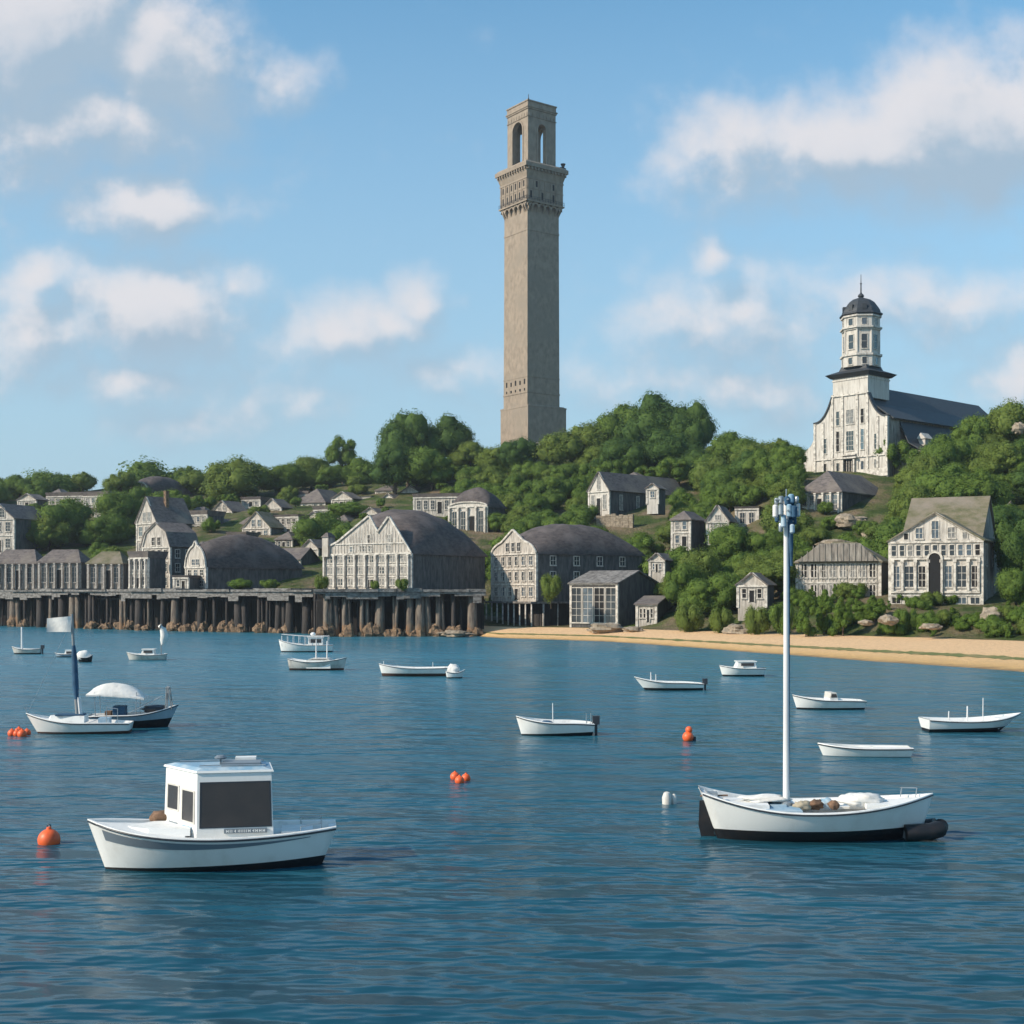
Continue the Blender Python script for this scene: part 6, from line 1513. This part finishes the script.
dinghy('low_boat', 'low white boat with black bottom and small posts at the bow, right of centre', 634, 703, 690, 'L', 2, B=1.9, fm=.62, fb=1.05, fs_=.5, posts=[(651, 672, .05), (656, 674, .04)], boot=.2, rake=.7, tc=.1, td=.55, engine=True)
dinghy('motor_cruiser', 'small white cabin cruiser close to the beach left of the tall mast', 719, 764, 676, 'L', 4, B=2.3, fm=.75, fb=1.0, fs_=.7, cabin=(732, 756, 661), boot=.15, td=.5, tc=.12)
dinghy('open_boat', 'white speedboat with small windscreen right behind the tall mast', 792, 864, 709, 'L', 3, B=2.0, fm=.62, fb=.95, fs_=.55, shield=(827, 835, 692), boot=.12, seats=1)
dinghy('fishing_boat', 'white flat boat with three upright poles at the right edge', 923, 1022, 731, 'R', 3, B=2.2, fm=.62, fb=1.0, fs_=.72, posts=[(948, 711, .04), (967, 706, .05), (983, 698, .03)], boot=.18, bootb=.3, ws=.8, seats=2, rake=1.0)
dinghy('flat_dinghy', 'plain flat white dinghy floating just beyond the right sailing boat', 818, 910, 756, 'L', -2, B=1.5, fm=.42, fb=.6, fs_=.42, boot=.03, td=.5, tc=.4, ws=.8, mats=('white', 'stripe', 'white'), cap=.3, seats=0)
r, L, Y, sh = dinghy('rail_boat', 'white boat with railings, farther one of the two boats off the middle wharf', 279, 333, 652, 'L', 4, B=2.6, fm=.9, fb=1.6, fs_=.9, boot=.15, seats=1)
mb = MB()
for i in range(9):
    x = -L/2+.6+i*(L-1.0)/8; mb.tube([(x, .95*(1-max(0, i-5)*.25), .8), (x, .95*(1-max(0, i-5)*.25), 2.1)], .03, 5); mb.tube([(x, -.95*(1-max(0, i-5)*.25), .8), (x, -.95*(1-max(0, i-5)*.25), 2.1)], .03, 5)
mb.tube([(-L/2+.6, .95, 2.05), (0, .95, 2.05), (L/2-.4, .25, 2.3)], .035, 5); mb.tube([(-L/2+.6, -.95, 2.05), (0, -.95, 2.05), (L/2-.4, -.25, 2.3)], .035, 5); part(mb, 'railing', 'mast_white', r)
mb = MB(); mb.box(-2.2, -.3, -.6, .6, .4, 1.9); mb.box(-2.3, -.2, -.7, .7, 1.9, 2.0); part(mb, 'cabin', 'white', r)
for q in (-.611, .611): mb = MB(); mb.box(-2.0, -.5, q-.01, q+.01, 1.2, 1.7); part(mb, 'cabin_window', 'tinted', r)
mb = MB(); mb.ball((-.9, 0, 2.3), .35, 12, sq=(1, 1, .7)); part(mb, 'radar_dome', 'white', r, True)
dinghy('workboat', 'white workboat with two tall posts, nearer one of the two boats off the middle wharf', 289, 347, 670, 'R', -3, B=2.3, fm=.85, fb=1.25, fs_=1.15, posts=[(316, 640, .07), (327, 641, .07)], shield=(308, 332, 658), boot=.2, mats=('off', 'red_bottom', 'white_deck'))
dinghy('skiff', 'small grey white skiff with short white mast near the left edge', 12, 41, 654, 'L', 2, B=1.6, fm=.6, fb=.95, fs_=.7, posts=[(22, 627, .14)], boot=.15, mats=('off', 'black', 'white_deck'), engine=True)
dinghy('dark_skiff', 'low dark skiff just behind the blue sleeved mast', 55, 74, 657, 'L', 4, B=1.1, fm=.35, fb=.5, fs_=.4, mats=('blue_hull', 'black', 'white_deck'), cabin=(64, 74, 650))
r, L, Y, sh = dinghy('covered_boat', 'rounded boat under a white cover with black stern right of the blue sleeved mast', 77, 92, 662, 'L', 15, B=1.4, fm=.5, fb=.6, fs_=.8, mats=('black', 'black', 'white_deck'), seats=0)
mb = MB(); mb.ball((.05, 0, .65), .82, 16, jit=.15, seed=6, sq=(1, .75, .8)); part(mb, 'cover', 'canvas', r, True)
r, L, Y, sh = dinghy('yacht', 'low white yacht hoisting a narrow curled white sail, left part of the harbour', 127, 166, 660, 'L', 4, B=2.2, fm=.6, fb=.9, fs_=.7, cabin=(140, 156, 649), boot=.05, mats=('off', 'stripe', 'white_deck'))
mb = MB(); xs = -(161-146.5)*Y/F
mb.tube([(xs, 0, .3), (xs, 0, zat(625, Y))], .05, 6); part(mb, 'mast', 'mast_grey', r)
mb = MB(); mb.tube([(xs-.1, 0, zat(645, Y)), (xs-.22, .05, zat(641, Y)), (xs-.35, 0, zat(635, Y)), (xs-.18, 0, zat(629, Y)), (xs+.12, 0, zat(626, Y)), (xs+.3, 0, zat(627, Y))], [.12, .34, .44, .36, .3, .12], 10); part(mb, 'furled_sail', 'canvas', r, True)

# ------------------------------------------------------------------ buoys
def buoy(px, py, rpx, label, group=None, m='orange', cat='buoy', ring=True, dz=.35, Y=None):
    Y = Y or CH*F/(py+rpx*.6-HZ); r_ = rpx*Y/F
    root = thing('buoy', label, cat, (sx(px)*Y, Y, r_*dz), 0, group)
    mb = MB(); mb.lathe([(.02, -r_)]+[(r_*math.sin(PI*i/14), -r_*math.cos(PI*i/14)) for i in range(1, 13)]+[(r_*.24, r_*.97), (r_*.2, r_*1.16), (r_*.04, r_*1.2)], 20); part(mb, 'float', m, root, True)
    mb = MB(); n = 10
    mb.tube([(r_*.16*math.cos(2*PI*i/n), 0, r_*1.25+r_*.16*math.sin(2*PI*i/n)) for i in range(n+1)], r_*.05, 6); part(mb, 'eye', 'rail', root, True)
    return root
buoy(49, 837, 11, 'single large orange buoy at far left beside the foreground motor boat')
G = 'orange buoys in clusters'
for (px, py, r_, Y, lab) in [(12, 732, 4.2, 71.5, 'leftmost ball of the orange cluster at the left edge'), (19, 730, 4.5, 72.2, 'upper middle ball of the orange cluster at the left edge'), (17, 735, 3.8, 71.4, 'lower left ball of the orange cluster at the left edge'), (22, 734, 4.6, 71, 'right front ball of the orange cluster at the left edge'), (27, 734, 3.8, 71.9, 'rightmost ball of the orange cluster at the left edge'),
                            (455, 777, 4.8, 55.0, 'upper left ball of the orange cluster in the centre of the harbour'), (466, 780, 4.6, 54.6, 'right ball of the orange cluster in the centre of the harbour'), (459.5, 783, 4.8, 53.9, 'lower front ball of the orange cluster in the centre of the harbour')]:
    buoy(px, py, r_, lab, G, Y=Y, dz=.5)
r = thing('buoy', 'orange buoy with a smaller ball on top, right of the lone white boat', 'buoy', (sx(688)*69, 69, 0), 0)
mb = MB(); mb.ball((0, 0, .2), .30, 18); part(mb, 'float', 'orange', r, True)
mb = MB(); mb.ball((.05, 0, .58), .19, 16); part(mb, 'top_float', 'orange', r, True)
mb = MB(); mb.box(.25, .42, -.05, .05, -.1, .22); part(mb, 'tag', 'rail', r)
r = thing('buoy', 'white cylindrical buoy with two rounded knobs left of the sailing boat', 'buoy', (sx(669)*48.6, 48.6, 0), 0)
mb = MB(); mb.lathe([(.05, -.4), (.17, -.3), (.18, .25), (.12, .42), (.05, .46)], 14, (-.08, 0, 0)); part(mb, 'float', 'off', r, True)
mb = MB(); mb.lathe([(.03, -.2), (.1, -.1), (.11, .26), (.04, .36)], 12, (.2, .1, 0)); part(mb, 'side_float', 'off', r, True)

# ------------------------------------------------------------------ the air
def haze():
    mb = MB(); mb.box(-900, 900, -40, 1200, -6, 175); m, nt, b = newmat('haze'); nt.nodes.remove(b)
    v = nt.nodes.new('ShaderNodeVolumePrincipled'); v.inputs['Color'].default_value = (.82, .90, 1, 1); v.inputs['Density'].default_value = .00011; v.inputs['Anisotropy'].default_value = .2
    nt.links.new(v.outputs[0], nt.nodes['Material Output'].inputs['Volume'])
    tag(mb.build('haze', m), 'thin blue haze hanging over the harbour and the hill', 'haze', kind='stuff')
haze()
